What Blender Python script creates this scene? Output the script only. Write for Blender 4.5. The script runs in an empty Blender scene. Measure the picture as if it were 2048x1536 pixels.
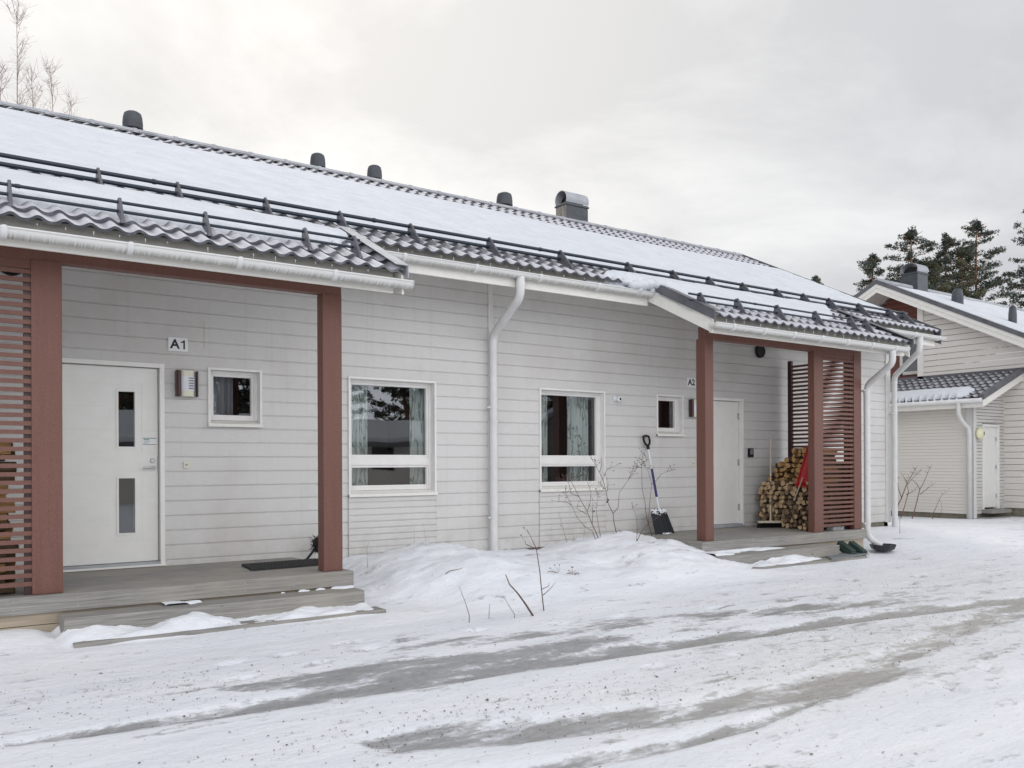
import bpy, bmesh, math, random
import numpy as np
from mathutils import Vector, Matrix
random.seed(7)
S = bpy.context.scene
COL = S.collection
# ---------------- camera ----------------
YAW = math.atan(2446/1741.0); ROLL = math.atan(16/3685.0)
fw = Vector((math.cos(YAW), math.sin(YAW), 0)); rt = Vector((math.sin(YAW), -math.cos(YAW), 0)); up = Vector((0, 0, 1))
cx = rt*math.cos(ROLL) - up*math.sin(ROLL); cy = rt*math.sin(ROLL) + up*math.cos(ROLL)
cd = bpy.data.cameras.new('camera'); cam = bpy.data.objects.new('camera', cd); COL.objects.link(cam)
M = Matrix.Identity(4)
for i in range(3):
    M[i][0] = cx[i]; M[i][1] = cy[i]; M[i][2] = -fw[i]
M[2][3] = 1.45
cam.matrix_world = M
cd.sensor_width = 36; cd.lens = 36*1741/2048; cd.shift_y = 160.5/2048; cd.clip_start = .05; cd.clip_end = 2000
S.camera = cam
S.view_settings.view_transform = 'Standard'; S.view_settings.look = 'None'; S.view_settings.exposure = 0.0; S.view_settings.gamma = 1
S.cycles.use_denoising = True
S.cycles.max_bounces = 8
# ---------------- world ----------------
GLOW = (0.30, 0.80, 0.52)
w = bpy.data.worlds.new('World'); S.world = w; w.use_nodes = True
nt = w.node_tree; nt.nodes.clear()
def N(t, **k):
    n = nt.nodes.new(t)
    for a, b in k.items():
        if a == 'inp':
            for i, v in b.items(): n.inputs[i].default_value = v
        else: setattr(n, a, b)
    return n
def L(a, b): nt.links.new(a, b)
def math_(op, a, b=None, clamp=False):
    n = N('ShaderNodeMath', operation=op, use_clamp=clamp)
    for i, v in enumerate((a, b)):
        if v is None: continue
        if isinstance(v, (int, float)): n.inputs[i].default_value = v
        else: L(v, n.inputs[i])
    return n.outputs[0]
def mixc(f, a, b):
    n = N('ShaderNodeMix', data_type='RGBA')
    for s, v in ((n.inputs[0], f), (n.inputs[6], a), (n.inputs[7], b)):
        if isinstance(v, (int, float, tuple)): s.default_value = v if not isinstance(v, tuple) else (*v, 1)
        else: L(v, s)
    return n.outputs[2]
def ramp(v, pts):
    n = N('ShaderNodeValToRGB'); L(v, n.inputs[0]); e = n.color_ramp.elements
    while len(e) < len(pts): e.new(.5)
    for i, (p, c) in enumerate(pts): e[i].position = p; e[i].color = (c, c, c, 1) if isinstance(c, (int, float)) else (*c, 1)
    return n.outputs[0]
tc = N('ShaderNodeTexCoord')
sky = N('ShaderNodeTexSky', sky_type='NISHITA', sun_disc=False)
sky.sun_elevation = math.radians(31); sky.sun_rotation = math.radians(20)
sep = N('ShaderNodeSeparateXYZ'); L(tc.outputs['Generated'], sep.inputs[0])
zz = math_('ADD', math_('MAXIMUM', sep.outputs[2], 0.0), .16)
cmb = N('ShaderNodeCombineXYZ'); L(math_('DIVIDE', sep.outputs[0], zz), cmb.inputs[0]); L(math_('DIVIDE', sep.outputs[1], zz), cmb.inputs[1])
n1 = N('ShaderNodeTexNoise', inp={'Scale': 1.15, 'Detail': 10.0, 'Roughness': .60, 'Distortion': .35}); L(cmb.outputs[0], n1.inputs['Vector'])
n2 = N('ShaderNodeTexNoise', inp={'Scale': .28, 'Detail': 3.0, 'Roughness': .5}); L(cmb.outputs[0], n2.inputs['Vector'])
cl = math_('ADD', math_('MULTIPLY', n1.outputs[0], .66), math_('MULTIPLY', n2.outputs[0], .34))
dp = N('ShaderNodeVectorMath', operation='DOT_PRODUCT'); dp.inputs[1].default_value = Vector(GLOW).normalized(); L(tc.outputs['Generated'], dp.inputs[0])
g = ramp(dp.outputs['Value'], [(0.0, 0.0), (.62, .12), (.86, .52), (.97, .93), (1.0, 1.0)])
cloud_d = mixc(g, (.57, .585, .63), (.87, .855, .83))
cloud_l = mixc(g, (.755, .765, .79), (1.16, 1.14, 1.10))
cc = mixc(ramp(cl, [(.41, 0.0), (.58, 1.0)]), cloud_d, cloud_l)
# overcast sky: brighter overhead and on the side behind the camera, added out of view to fill the facade and porches
zen = ramp(sep.outputs[2], [(.45, 0.0), (.95, 1.0)]); rear = ramp(math_('MULTIPLY', sep.outputs[1], -1.0), [(.0, 0.0), (.45, 1.0)])
br = math_('ADD', math_('ADD', math_('MULTIPLY', zen, .05), 1.0), math_('MULTIPLY', math_('MULTIPLY', rear, ramp(sep.outputs[2], [(.25, 1.0), (.85, .30)])), 2.2))
bg1 = N('ShaderNodeBackground', inp={'Strength': .97}); L(cc, bg1.inputs[0]); L(math_('MULTIPLY', br, 1.0), bg1.inputs[1])
bg2 = N('ShaderNodeBackground', inp={'Strength': .08}); L(sky.outputs[0], bg2.inputs[0])
ms = N('ShaderNodeMixShader', inp={0: .06}); L(bg1.outputs[0], ms.inputs[1]); L(bg2.outputs[0], ms.inputs[2])
wo = N('ShaderNodeOutputWorld'); L(ms.outputs[0], wo.inputs[0])
# sun (veiled by cloud)
sd = bpy.data.lights.new('sun', 'SUN'); sd.energy = .55; sd.angle = math.radians(28); sd.color = (1, .96, .9)
so = bpy.data.objects.new('sun', sd); COL.objects.link(so); so.location = (0, 0, 20)
so.rotation_euler = Vector(GLOW).to_track_quat('Z', 'Y').to_euler()
# ---------------- materials ----------------
def mat(name, col=(.5, .5, .5), rough=.6, metal=0.0, spec=.5):
    global nt
    m = bpy.data.materials.new(name); m.use_nodes = True; nt = m.node_tree
    b = nt.nodes['Principled BSDF']; b.inputs['Base Color'].default_value = (*col, 1); b.inputs['Roughness'].default_value = rough
    b.inputs['Metallic'].default_value = metal; b.inputs['Specular IOR Level'].default_value = spec
    return m, b
def coords(scale=(1, 1, 1), kind='Object'):
    t = N('ShaderNodeTexCoord'); mp = N('ShaderNodeMapping'); mp.inputs['Scale'].default_value = scale; L(t.outputs[kind], mp.inputs[0]); return mp.outputs[0]
def noise(vec, sc, det=4, rough=.55, dist=0):
    n = N('ShaderNodeTexNoise', inp={'Scale': sc, 'Detail': float(det), 'Roughness': rough, 'Distortion': dist}); L(vec, n.inputs['Vector']); return n.outputs[0]
def bump(b, h, st=.3, d=.01, prev=None):
    n = N('ShaderNodeBump', inp={'Strength': st, 'Distance': d}); L(h, n.inputs['Height'])
    if prev is not None: L(prev, n.inputs['Normal'])
    L(n.outputs[0], b.inputs['Normal']); return n.outputs[0]
def grainy(name, c1, c2, scale=(1, 1, 1), sc=6, rough=.6, bs=.15, bd=.003, c3=None, spots=None, det=6):
    m, b = mat(name, c1, rough)
    v = coords(scale); n = noise(v, sc, det)
    c = mixc(ramp(n, [(.3, 0.0), (.7, 1.0)]), c1, c2)
    if c3 is not None:
        n3 = noise(coords((1, 1, 1)), .9, 5, .6); c = mixc(ramp(n3, [(.5, 0.0), (.72, .8)]), c, c3)
    if spots is not None:
        n4 = noise(coords((1, 1, 1)), 60, 2, .5); c = mixc(ramp(n4, [(.68, 0.0), (.74, 1.0)]), c, spots)
    L(c, b.inputs['Base Color']); bump(b, n, bs, bd)
    return m
MT = {}
m, b = mat('white_siding_paint', (.6, .6, .58), .55)
n = noise(coords((2, 2, 30)), 5, 6); n3 = noise(coords((1, 1, 1)), .9, 5, .6); n4 = noise(coords((1, 1, 1)), 55, 2, .5); ns = noise(coords((9, 1, .35)), 1.4, 5, .65); nl = noise(coords((1, 1, 1)), 4, 6, .7)
c = mixc(ramp(n, [(.3, 0.0), (.7, 1.0)]), (.565, .55, .53), (.63, .617, .597)); c = mixc(ramp(n3, [(.5, 0.0), (.72, .8)]), c, (.515, .485, .455)); c = mixc(ramp(n4, [(.70, 0.0), (.75, .8)]), c, (.42, .40, .37))
c = mixc(ramp(ns, [(.54, 0.0), (.75, .28)]), c, (.45, .435, .41))
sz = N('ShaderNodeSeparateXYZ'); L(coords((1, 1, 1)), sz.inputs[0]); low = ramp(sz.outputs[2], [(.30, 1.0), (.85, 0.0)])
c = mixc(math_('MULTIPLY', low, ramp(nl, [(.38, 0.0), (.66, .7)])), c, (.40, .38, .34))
sx_ = N('ShaderNodeSeparateXYZ'); L(coords((1, 1, 1)), sx_.inputs[0]); row = math_('FLOOR', math_('DIVIDE', sx_.outputs[2], .155)); ww = N('ShaderNodeTexWhiteNoise', noise_dimensions='1D'); L(row, ww.inputs['W'])
xx_ = math_('ADD', math_('DIVIDE', sx_.outputs[0], 4.2), math_('MULTIPLY', ww.outputs['Value'], 7.0)); cb = N('ShaderNodeCombineXYZ'); L(math_('FLOOR', xx_), cb.inputs[0]); L(row, cb.inputs[1]); w2 = N('ShaderNodeTexWhiteNoise'); L(cb.outputs[0], w2.inputs['Vector'])
c = mixc(math_('MULTIPLY', w2.outputs['Value'], .09), c, (.47, .455, .44)); jl = math_('LESS_THAN', math_('FRACT', xx_), .0009); c = mixc(math_('MULTIPLY', jl, .15), c, (.22, .21, .20))
L(c, b.inputs['Base Color']); bump(b, n, .25, .002); MT['siding'] = m
MT['siding2'] = grainy('cream_siding_paint', (.66, .62, .57), (.72, .685, .635), (2, 2, 30), 5, .55, .2, .002)
MT['brown'] = grainy('brown_siding_paint', (.15, .052, .036), (.20, .07, .048), (2, 2, 30), 5, .6, .2, .002)
MT['trim'] = grainy('white_trim_paint', (.60, .59, .575), (.67, .66, .64), (3, 3, 3), 4, .45, .08, .002)
MT['cream'] = grainy('cream_trim_paint', (.72, .70, .65), (.78, .76, .71), (3, 3, 3), 4, .45, .06, .002)
MT['winwhite'] = grainy('window_frame_paint', (.72, .70, .67), (.77, .755, .73), (3, 3, 3), 3, .35, .03, .001)
MT['pvc'] = grainy('white_coated_gutter_metal', (.60, .60, .59), (.68, .68, .67), (2, 2, 2), 3, .35, .05, .002, c3=(.62, .615, .59))
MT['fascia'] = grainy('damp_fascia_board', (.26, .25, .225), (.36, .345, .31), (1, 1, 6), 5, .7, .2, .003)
MT['soffit'] = grainy('soffit_board', (.74, .71, .66), (.80, .77, .72), (1, 30, 30), 3, .6, .2, .003)
# gutter with drip streaks along its underside
m, b = mat('streaked_gutter_metal', (.7, .7, .7), .38); v = coords((60, 1, 1)); n = noise(v, 1.0, 3)
sp_ = N('ShaderNodeSeparateXYZ'); t_ = N('ShaderNodeNewGeometry'); L(t_.outputs['Normal'], sp_.inputs[0])
a_ = N('ShaderNodeAttribute', attribute_name='low'); st_ = math_('MULTIPLY', ramp(n, [(.35, 0.0), (.7, 1.0)]), a_.outputs['Fac'], True)
L(mixc(st_, mixc(noise(coords((2, 2, 2)), 3), (.60, .595, .575), (.68, .675, .655)), (.30, .29, .25)), b.inputs['Base Color']); MT['gutter'] = m
# brick red paint of the posts
m, b = mat('red_brown_post_paint', (.2, .07, .05), .55)
n = noise(coords((1, 1, 1)), 160, 3, .6); n5 = noise(coords((6, 6, .3)), 4, 6, .65)
c = mixc(ramp(n, [(.3, 0.0), (.7, 1.0)]), (.115, .044, .030), (.185, .083, .060))
c = mixc(ramp(n5, [(.42, 0.0), (.72, .45)]), c, (.11, .038, .028))
n6 = noise(coords((4, 4, 1)), 7, 6, .7); c = mixc(ramp(n6, [(.76, 0.0), (.775, 1.0)]), c, (.55, .45, .36))
L(c, b.inputs['Base Color']); bump(b, n, .5, .002); MT['post'] = m
m, b = mat('grey_weathered_deck_wood', (.25, .24, .22), .75)
n = noise(coords((1.2, 40, 40)), 2.2, 7, .65); n7 = noise(coords((1, 1, 1)), 1.7, 5, .6); n8 = noise(coords((.6, 2, 2)), 9, 2)
c = mixc(ramp(n, [(.3, 0.0), (.72, 1.0)]), (.13, .125, .118), (.36, .345, .32)); c = mixc(ramp(n7, [(.42, 0.0), (.7, .6)]), c, (.34, .31, .26)); c = mixc(ramp(n8, [(.76, 0.0), (.80, .8)]), c, (.09, .075, .06))
L(c, b.inputs['Base Color']); bump(b, n, .5, .003); MT['deck'] = m
MT['deckraw'] = grainy('pale_damp_board', (.30, .245, .18), (.42, .355, .27), (1.2, 40, 40), 2.5, .75, .3, .003)
MT['plinth'] = grainy('plinth_concrete', (.12, .11, .08), (.22, .20, .16), (1, 1, 1), 8, .9, .4, .006)
MT['door'] = grainy('white_door_paint', (.75, .74, .70), (.79, .78, .745), (3, 3, 3), 3, .3, .03, .001)
MT['steel'] = mat('brushed_steel', (.55, .55, .56), .25, 1)[0]
MT['darksteel'] = mat('dark_guard_steel', (.022, .033, .047), .33, .2)[0]
MT['black'] = mat('black_plastic', (.010, .011, .014), .55, 0, .25)[0]
MT['blacksoft'] = grainy('black_bristle_rubber', (.012, .012, .012), (.04, .04, .04), (1, 1, 1), 40, .9, .5, .004)
MT['matrib'] = grainy('grey_grate', (.24, .26, .27), (.33, .35, .36), (1, 1, 1), 20, .7, .3, .002)
MT['vent'] = grainy('dark_vent_plastic', (.032, .038, .046), (.065, .072, .08), (1, 1, 1), 5, .5, .2, .004)
MT['flash'] = grainy('dark_flashing_metal', (.075, .075, .085), (.13, .13, .145), (1, 1, 1), 5, .45, .1, .002)
MT['lead'] = grainy('weathered_grey_metal', (.28, .29, .31), (.42, .43, .45), (1, 1, 1), 4, .5, .2, .003)
MT['rustclad'] = grainy('streaked_chimney_clad', (.12, .105, .09), (.40, .37, .32), (12, 12, 2), 3, .7, .3, .004)
MT['blue'] = mat('blue_grip', (.015, .015, .12), .4)[0]
MT['whitepole'] = mat('white_pole', (.7, .72, .74), .35)[0]
MT['red'] = grainy('red_plastic', (.38, .006, .010), (.46, .012, .014), (1, 1, 1), 5, .4, .05, .002)
MT['green'] = grainy('dark_green_plastic', (.02, .045, .038), (.045, .075, .065), (1, 1, 1), 9, .5, .2, .002)
MT['brush_grip'] = grainy('broom_handle_wood', (.50, .43, .33), (.62, .55, .44), (20, 20, 2), 3, .6, .1, .001)
MT['logdark'] = grainy('damp_dark_log_end', (.10, .065, .04), (.26, .18, .11), (1, 1, 1), 22, .8, .3, .003)
MT['bark'] = grainy('log_bark', (.06, .04, .025), (.18, .12, .07), (1, 1, 1), 18, .85, .5, .004)
MT['logend'] = grainy('split_log_end', (.36, .19, .07), (.54, .33, .14), (1, 1, 1), 22, .8, .3, .003)
MT['logpale'] = grainy('pale_split_log_end', (.36, .235, .125), (.56, .40, .24), (1, 1, 1), 22, .8, .3, .003)
MT['twig'] = grainy('twig_bark', (.07, .038, .03), (.15, .09, .075), (1, 1, 1), 30, .8, .2, .001)
MT['twigred'] = grainy('reddish_twig_bark', (.13, .06, .05), (.22, .12, .10), (1, 1, 1), 30, .8, .2, .001)
MT['paper'] = mat('white_sign_plate', (.78, .78, .78), .35)[0]
MT['ink'] = mat('black_lettering', (.01, .01, .014), .5)[0]
MT['greenink'] = mat('green_print', (.06, .18, .13), .5)[0]
MT['woodred'] = mat('dark_red_stained_wood', (.045, .012, .010), .35)[0]
MT['ivory'] = mat('ivory_plastic', (.68, .65, .52), .35)[0]
MT['louver'] = mat('white_louvre_plastic', (.68, .70, .73), .4)[0]
MT['yellow'] = mat('yellow_lamp_globe', (.72, .70, .47), .3)[0]
MT['far'] = grainy('grey_far_wall', (.20, .19, .18), (.26, .25, .24), (1, 1, 1), 2, .9, .1, .003)
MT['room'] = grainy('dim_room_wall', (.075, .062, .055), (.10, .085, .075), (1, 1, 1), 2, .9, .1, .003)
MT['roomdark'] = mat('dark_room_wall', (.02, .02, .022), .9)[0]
MT['splash'] = mat('black_splash_bowl', (.02, .022, .028), .35)[0]
# curtain: mint cloth with printed birch stems
m, b = mat('mint_curtain_cloth', (.62, .66, .63), .9)
n = noise(coords((1, 1, .4)), 2.2, 4, .6, 1.0)
ln = ramp(n, [(.485, 0.0), (.497, 1.0), (.503, 1.0), (.515, 0.0)])
wv = noise(coords((14, 1, 1.2)), 1.3, 2); l2 = ramp(wv, [(.46, 0.0), (.49, .85), (.50, .85), (.53, 0.0)])
L(mixc(math_('MAXIMUM', math_('MULTIPLY', ln, .8), l2), (.62, .67, .635), (.16, .19, .17)), b.inputs['Base Color']); MT['curtain'] = m
# glass
m = bpy.data.materials.new('window_glass'); m.use_nodes = True; nt = m.node_tree; nt.nodes.clear()
tr = N('ShaderNodeBsdfTransparent'); tr.inputs[0].default_value = (.90, .91, .91, 1); gl = N('ShaderNodeBsdfGlossy', inp={'Roughness': .0}); gl.inputs[0].default_value = (.95, .97, 1, 1)
fr = N('ShaderNodeLayerWeight', inp={'Blend': .5}); fq = math_('ADD', math_('MULTIPLY', math_('POWER', fr.outputs['Facing'], 4.0), .80), .085); mx = N('ShaderNodeMixShader'); L(fq, mx.inputs[0]); L(tr.outputs[0], mx.inputs[1]); L(gl.outputs[0], mx.inputs[2])
nz = N('ShaderNodeTexCoord'); nn = N('ShaderNodeTexNoise', inp={'Scale': 1.6, 'Detail': 1.0}); L(nz.outputs['Object'], nn.inputs['Vector']); bm_ = N('ShaderNodeBump', inp={'Strength': .05, 'Distance': .02}); L(nn.outputs[0], bm_.inputs['Height']); L(bm_.outputs[0], gl.inputs['Normal'])
mo = N('ShaderNodeOutputMaterial'); L(mx.outputs[0], mo.inputs[0]); MT['glass'] = m
# metal tile with frost
m, b = mat('frosted_metal_tile', (.05, .05, .06), .5)
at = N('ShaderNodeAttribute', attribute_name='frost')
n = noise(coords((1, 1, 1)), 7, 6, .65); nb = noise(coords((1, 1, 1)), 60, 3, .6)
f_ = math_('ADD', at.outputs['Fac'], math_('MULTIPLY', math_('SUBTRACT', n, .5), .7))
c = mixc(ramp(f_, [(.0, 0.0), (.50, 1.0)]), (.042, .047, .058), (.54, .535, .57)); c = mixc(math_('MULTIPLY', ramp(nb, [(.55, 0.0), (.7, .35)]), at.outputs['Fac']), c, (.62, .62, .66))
L(c, b.inputs['Base Color']); bump(b, n, .25, .006); MT['tile'] = m
# snow
def snowmat(name, c1, c2, fine=1.0):
    m, b = mat(name, c1, .75, 0, .25)
    n = noise(coords((1, 1, 1)), 3.2*fine, 8, .62); n2_ = noise(coords((1, 1, 1)), 26*fine, 5, .6)
    L(mixc(ramp(n, [(.3, 0.0), (.7, 1.0)]), c1, c2), b.inputs['Base Color'])
    p = bump(b, n, .6, .05); bump(b, n2_, .5, .008, p); return m
MT['roofsnow'] = snowmat('roof_snow', (.56, .58, .62), (.66, .675, .70), 1.0)
MT['snow'] = snowmat('clean_snow', (.74, .76, .80), (.81, .825, .85), 1.5)
MT['ice'] = mat('clear_icicle', (.75, .78, .80), .1)[0]
# ground: snow with icy tracks
m, b = mat('snow_and_ice_ground', (.8, .8, .8), .7, 0, .3)
P = coords((1, 1, 1)); PX = coords((.55, 1.8, 1))
at = N('ShaderNodeAttribute', attribute_name='ice'); ad = N('ShaderNodeAttribute', attribute_name='dirt')
na = noise(PX, 3.0, 9, .68); nb = noise(P, 14, 6, .65); nc = noise(P, 90, 3, .6); nd = noise(PX, 1.1, 5, .6)
ng = noise(PX, 1.3, 6, .6); e = math_('ADD', math_('MULTIPLY', at.outputs['Fac'], .86), math_('MULTIPLY', math_('SUBTRACT', na, .5), 3.0)); e = math_('ADD', e, math_('MULTIPLY', math_('SUBTRACT', ng, .5), 1.5)); e = math_('ADD', e, math_('MULTIPLY', math_('SUBTRACT', nb, .5), 1.3))
ice = ramp(e, [(.34, 0.0), (.48, .35), (.80, 1.0)])
snowc = mixc(ramp(nd, [(.3, 0.0), (.7, 1.0)]), (.74, .76, .80), (.85, .86, .88))
snowc = mixc(math_('MULTIPLY', ramp(na, [(.52, 0.0), (.75, .5)]), math_('ADD', ad.outputs['Fac'], .30)), snowc, (.55, .55, .55))
icec = mixc(ramp(nb, [(.3, 0.0), (.68, 1.0)]), (.235, .24, .25), (.385, .385, .39)); icec = mixc(math_('MULTIPLY', ad.outputs['Fac'], .9), icec, (.46, .43, .385)); icec = mixc(ramp(na, [(.5, 0.0), (.75, .7)]), icec, (.28, .27, .255))
nf = noise(coords((2, 6, 1)), 12, 5, .7); icec = mixc(ramp(nf, [(.62, 0.0), (.70, .7)]), icec, (.58, .58, .60))
c = mixc(ice, snowc, icec)
c = mixc(math_('MULTIPLY', ad.outputs['Fac'], ramp(nb, [(.35, .15), (.7, .75)])), c, (.53, .50, .455))
spk = ramp(nc, [(.72, 0.0), (.76, 1.0)]); c = mixc(math_('MULTIPLY', spk, math_('MULTIPLY', ad.outputs['Fac'], .7)), c, (.16, .13, .10))
L(c, b.inputs['Base Color'])
L(mixc(ice, (.8, .8, .8), (.36, .36, .36)), b.inputs['Roughness'])
p = bump(b, math_('SUBTRACT', na, math_('MULTIPLY', ice, .35)), .7, .045); p = bump(b, nb, .6, .02, p); bump(b, nc, .45, .004, p)
MT['ground'] = m
MT['litter'] = mat('birch_seed_litter', (.13, .075, .045), .9)[0]
MT['pinebark'] = grainy('orange_pine_bark', (.20, .10, .06), (.33, .17, .10), (1, 1, 1), 6, .9, .4, .02)
MT['needle'] = grainy('pine_needles', (.030, .043, .030), (.075, .088, .062), (1, 1, 1), .9, .8, .1, .01)
MT['needleyoung'] = grainy('olive_pine_needles', (.085, .085, .045), (.14, .13, .075), (1, 1, 1), .9, .8, .1, .01)
MT['birch'] = grainy('birch_twigs', (.20, .14, .125), (.32, .24, .21), (1, 1, 1), 3, .9, .1, .01)
# ---------------- helpers ----------------
ORG = {}
class MB:
    def __init__(s): s.v = []; s.f = []; s.m = []
    def add(s, vs, fs, mi=0):
        o = len(s.v); s.v += [tuple(p) for p in vs]; s.f += [tuple(i+o for i in f) for f in fs]; s.m += [mi]*len(fs); return s
    def box(s, x0, x1, y0, y1, z0, z1, mi=0):
        v = [(x, y, z) for x in (x0, x1) for y in (y0, y1) for z in (z0, z1)]
        return s.add(v, [(0, 1, 3, 2), (4, 6, 7, 5), (0, 4, 5, 1), (2, 3, 7, 6), (0, 2, 6, 4), (1, 5, 7, 3)], mi)
    def quad(s, a, b_, c_, d_, mi=0): return s.add([a, b_, c_, d_], [(0, 1, 2, 3)], mi)
    def obb(s, c_, ax, ay, az, mi=0):
        c_ = Vector(c_); v = []
        for i in (-1, 1):
            for j in (-1, 1):
                for k in (-1, 1): v.append(c_+Vector(ax)*i+Vector(ay)*j+Vector(az)*k)
        return s.add(v, [(0, 1, 3, 2), (4, 6, 7, 5), (0, 4, 5, 1), (2, 3, 7, 6), (0, 2, 6, 4), (1, 5, 7, 3)], mi)
    def tube(s, pts, r, seg=10, cap=True, mi=0):
        pts = [Vector(p) for p in pts]; n_ = len(pts); rs = r if isinstance(r, (list, tuple)) else [r]*n_
        o = len(s.v); ref = None
        for i, p in enumerate(pts):
            d = (pts[min(i+1, n_-1)]-pts[max(i-1, 0)]).normalized()
            if ref is None: ref = d.orthogonal().normalized()
            ref = (ref-d*ref.dot(d)).normalized(); bn = d.cross(ref)
            for k in range(seg):
                a = 2*math.pi*k/seg; s.v.append(tuple(p+(ref*math.cos(a)+bn*math.sin(a))*rs[i]))
        for i in range(n_-1):
            for k in range(seg):
                s.f.append((o+i*seg+k, o+i*seg+(k+1) % seg, o+(i+1)*seg+(k+1) % seg, o+(i+1)*seg+k)); s.m.append(mi)
        if cap:
            s.f.append(tuple(o+k for k in reversed(range(seg)))); s.f.append(tuple(o+(n_-1)*seg+k for k in range(seg))); s.m += [mi]*2
        return s
    def lathe(s, c_, prof, seg=24, mi=0, a0=0, a1=2*math.pi):
        o = len(s.v)
        for (r, z) in prof:
            for k in range(seg): a = a0+(a1-a0)*k/seg; s.v.append((c_[0]+r*math.cos(a), c_[1]+r*math.sin(a), c_[2]+z))
        for i in range(len(prof)-1):
            for k in range(seg): s.f.append((o+i*seg+k, o+i*seg+(k+1) % seg, o+(i+1)*seg+(k+1) % seg, o+(i+1)*seg+k)); s.m.append(mi)
        s.f.append(tuple(o+k for k in reversed(range(seg)))); s.f.append(tuple(o+(len(prof)-1)*seg+k for k in range(seg))); s.m += [mi]*2
        return s
    def extr(s, prof, axis, a, b_, mi=0, closed=True):   # profile of (p,q) pairs in the other two axes
        def P3(t, p, q): return (t, p, q) if axis == 'x' else (p, t, q) if axis == 'y' else (p, q, t)
        n_ = len(prof); v = [P3(a, *p) for p in prof]+[P3(b_, *p) for p in prof]
        f = [(i, (i+1) % n_, n_+(i+1) % n_, n_+i) for i in range(n_ if closed else n_-1)]
        if closed: f += [tuple(reversed(range(n_))), tuple(range(n_, 2*n_))]
        return s.add(v, f, mi)
    def build(s, name, mats, parent=None, smooth=False, bevel=0, label=None, auto=False):
        me = bpy.data.meshes.new(name); o = ORG.get(parent.name, Vector()) if parent else Vector()
        me.from_pydata([(p[0]-o[0], p[1]-o[1], p[2]-o[2]) for p in s.v], [], s.f)
        for m_ in (mats if isinstance(mats, (list, tuple)) else [mats]): me.materials.append(MT[m_] if isinstance(m_, str) else m_)
        if any(s.m): me.polygons.foreach_set('material_index', s.m)
        if smooth: me.polygons.foreach_set('use_smooth', [True]*len(me.polygons))
        me.update()
        b2 = bmesh.new(); b2.from_mesh(me); bmesh.ops.recalc_face_normals(b2, faces=b2.faces); b2.to_mesh(me); b2.free()
        if smooth and auto: me.set_sharp_from_angle(angle=math.radians(40))
        ob = bpy.data.objects.new(name, me); COL.objects.link(ob)
        if parent:
            ob.parent = parent; ORG[ob.name] = o
        else: ORG[ob.name] = Vector()
        if bevel:
            bv = ob.modifiers.new('bevel', 'BEVEL'); bv.width = bevel; bv.segments = 2; bv.limit_method = 'ANGLE'; bv.angle_limit = math.radians(50)
        if label: ob['label'] = label
        return ob
def tag(o, label, cat, group=None, kind=None):
    if label: o['label'] = label
    if cat: o['category'] = cat
    if group: o['group'] = group
    if kind: o['kind'] = kind
    return o
def thing(name, loc, label, cat, group=None):
    o = bpy.data.objects.new(name, None); COL.objects.link(o); o.location = loc; o.empty_display_size = .1; ORG[o.name] = Vector(loc)
    return tag(o, label, cat, group)
def lift(ob, loc):      # give a single mesh thing its base as origin
    ob.data.transform(Matrix.Translation(-Vector(loc))); ob.location = loc; return ob
def kid(o, parent):     # duplicate one part under another thing
    c = o.copy(); COL.objects.link(c); c.parent = parent; return c
RNG = np.random.RandomState(5); LAT = RNG.rand(256, 256)
def vn(x, y):
    xi = np.floor(x).astype(int); yi = np.floor(y).astype(int); fx = x-xi; fy = y-yi; fx = fx*fx*(3-2*fx); fy = fy*fy*(3-2*fy)
    a = LAT[xi % 256, yi % 256]; b_ = LAT[(xi+1) % 256, yi % 256]; c_ = LAT[xi % 256, (yi+1) % 256]; d_ = LAT[(xi+1) % 256, (yi+1) % 256]
    return (a*(1-fx)+b_*fx)*(1-fy)+(c_*(1-fx)+d_*fx)*fy
def fbm(x, y, o=4):
    t = 0; a = .5
    for i in range(o): t = t+a*(vn(x+i*17.3, y+i*9.1)-.5); x = x*2.03; y = y*2.03; a *= .5
    return t
def sst(a, b_, x): t = np.clip((x-a)/(b_-a), 0, 1); return t*t*(3-2*t)
def grid_mesh(name, X, Y, Z, mt, parent=None, attrs=None, smooth=True):
    ny, nx = X.shape; o = ORG.get(parent.name, Vector()) if parent else Vector()
    co = np.stack([X-o[0], Y-o[1], Z-o[2]], -1).reshape(-1, 3)
    i = np.arange(nx*ny).reshape(ny, nx); q = np.stack([i[:-1, :-1], i[:-1, 1:], i[1:, 1:], i[1:, :-1]], -1).reshape(-1, 4)
    me = bpy.data.meshes.new(name); me.vertices.add(len(co)); me.vertices.foreach_set('co', co.ravel())
    me.loops.add(q.size); me.loops.foreach_set('vertex_index', q.ravel()); me.polygons.add(len(q))
    me.polygons.foreach_set('loop_start', np.arange(0, q.size, 4)); me.polygons.foreach_set('loop_total', np.full(len(q), 4))
    me.update(calc_edges=True); me.validate()
    me.polygons.foreach_set('use_smooth', np.full(len(q), smooth)); me.materials.append(MT[mt])
    for k, v_ in (attrs or {}).items():
        a = me.attributes.new(k, 'FLOAT', 'POINT'); a.data.foreach_set('value', v_.ravel().astype(np.float32))
    ob = bpy.data.objects.new(name, me); COL.objects.link(ob)
    if parent: ob.parent = parent; ORG[ob.name] = o
    else: ORG[ob.name] = Vector()
    return ob
W = 9.575
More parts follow.
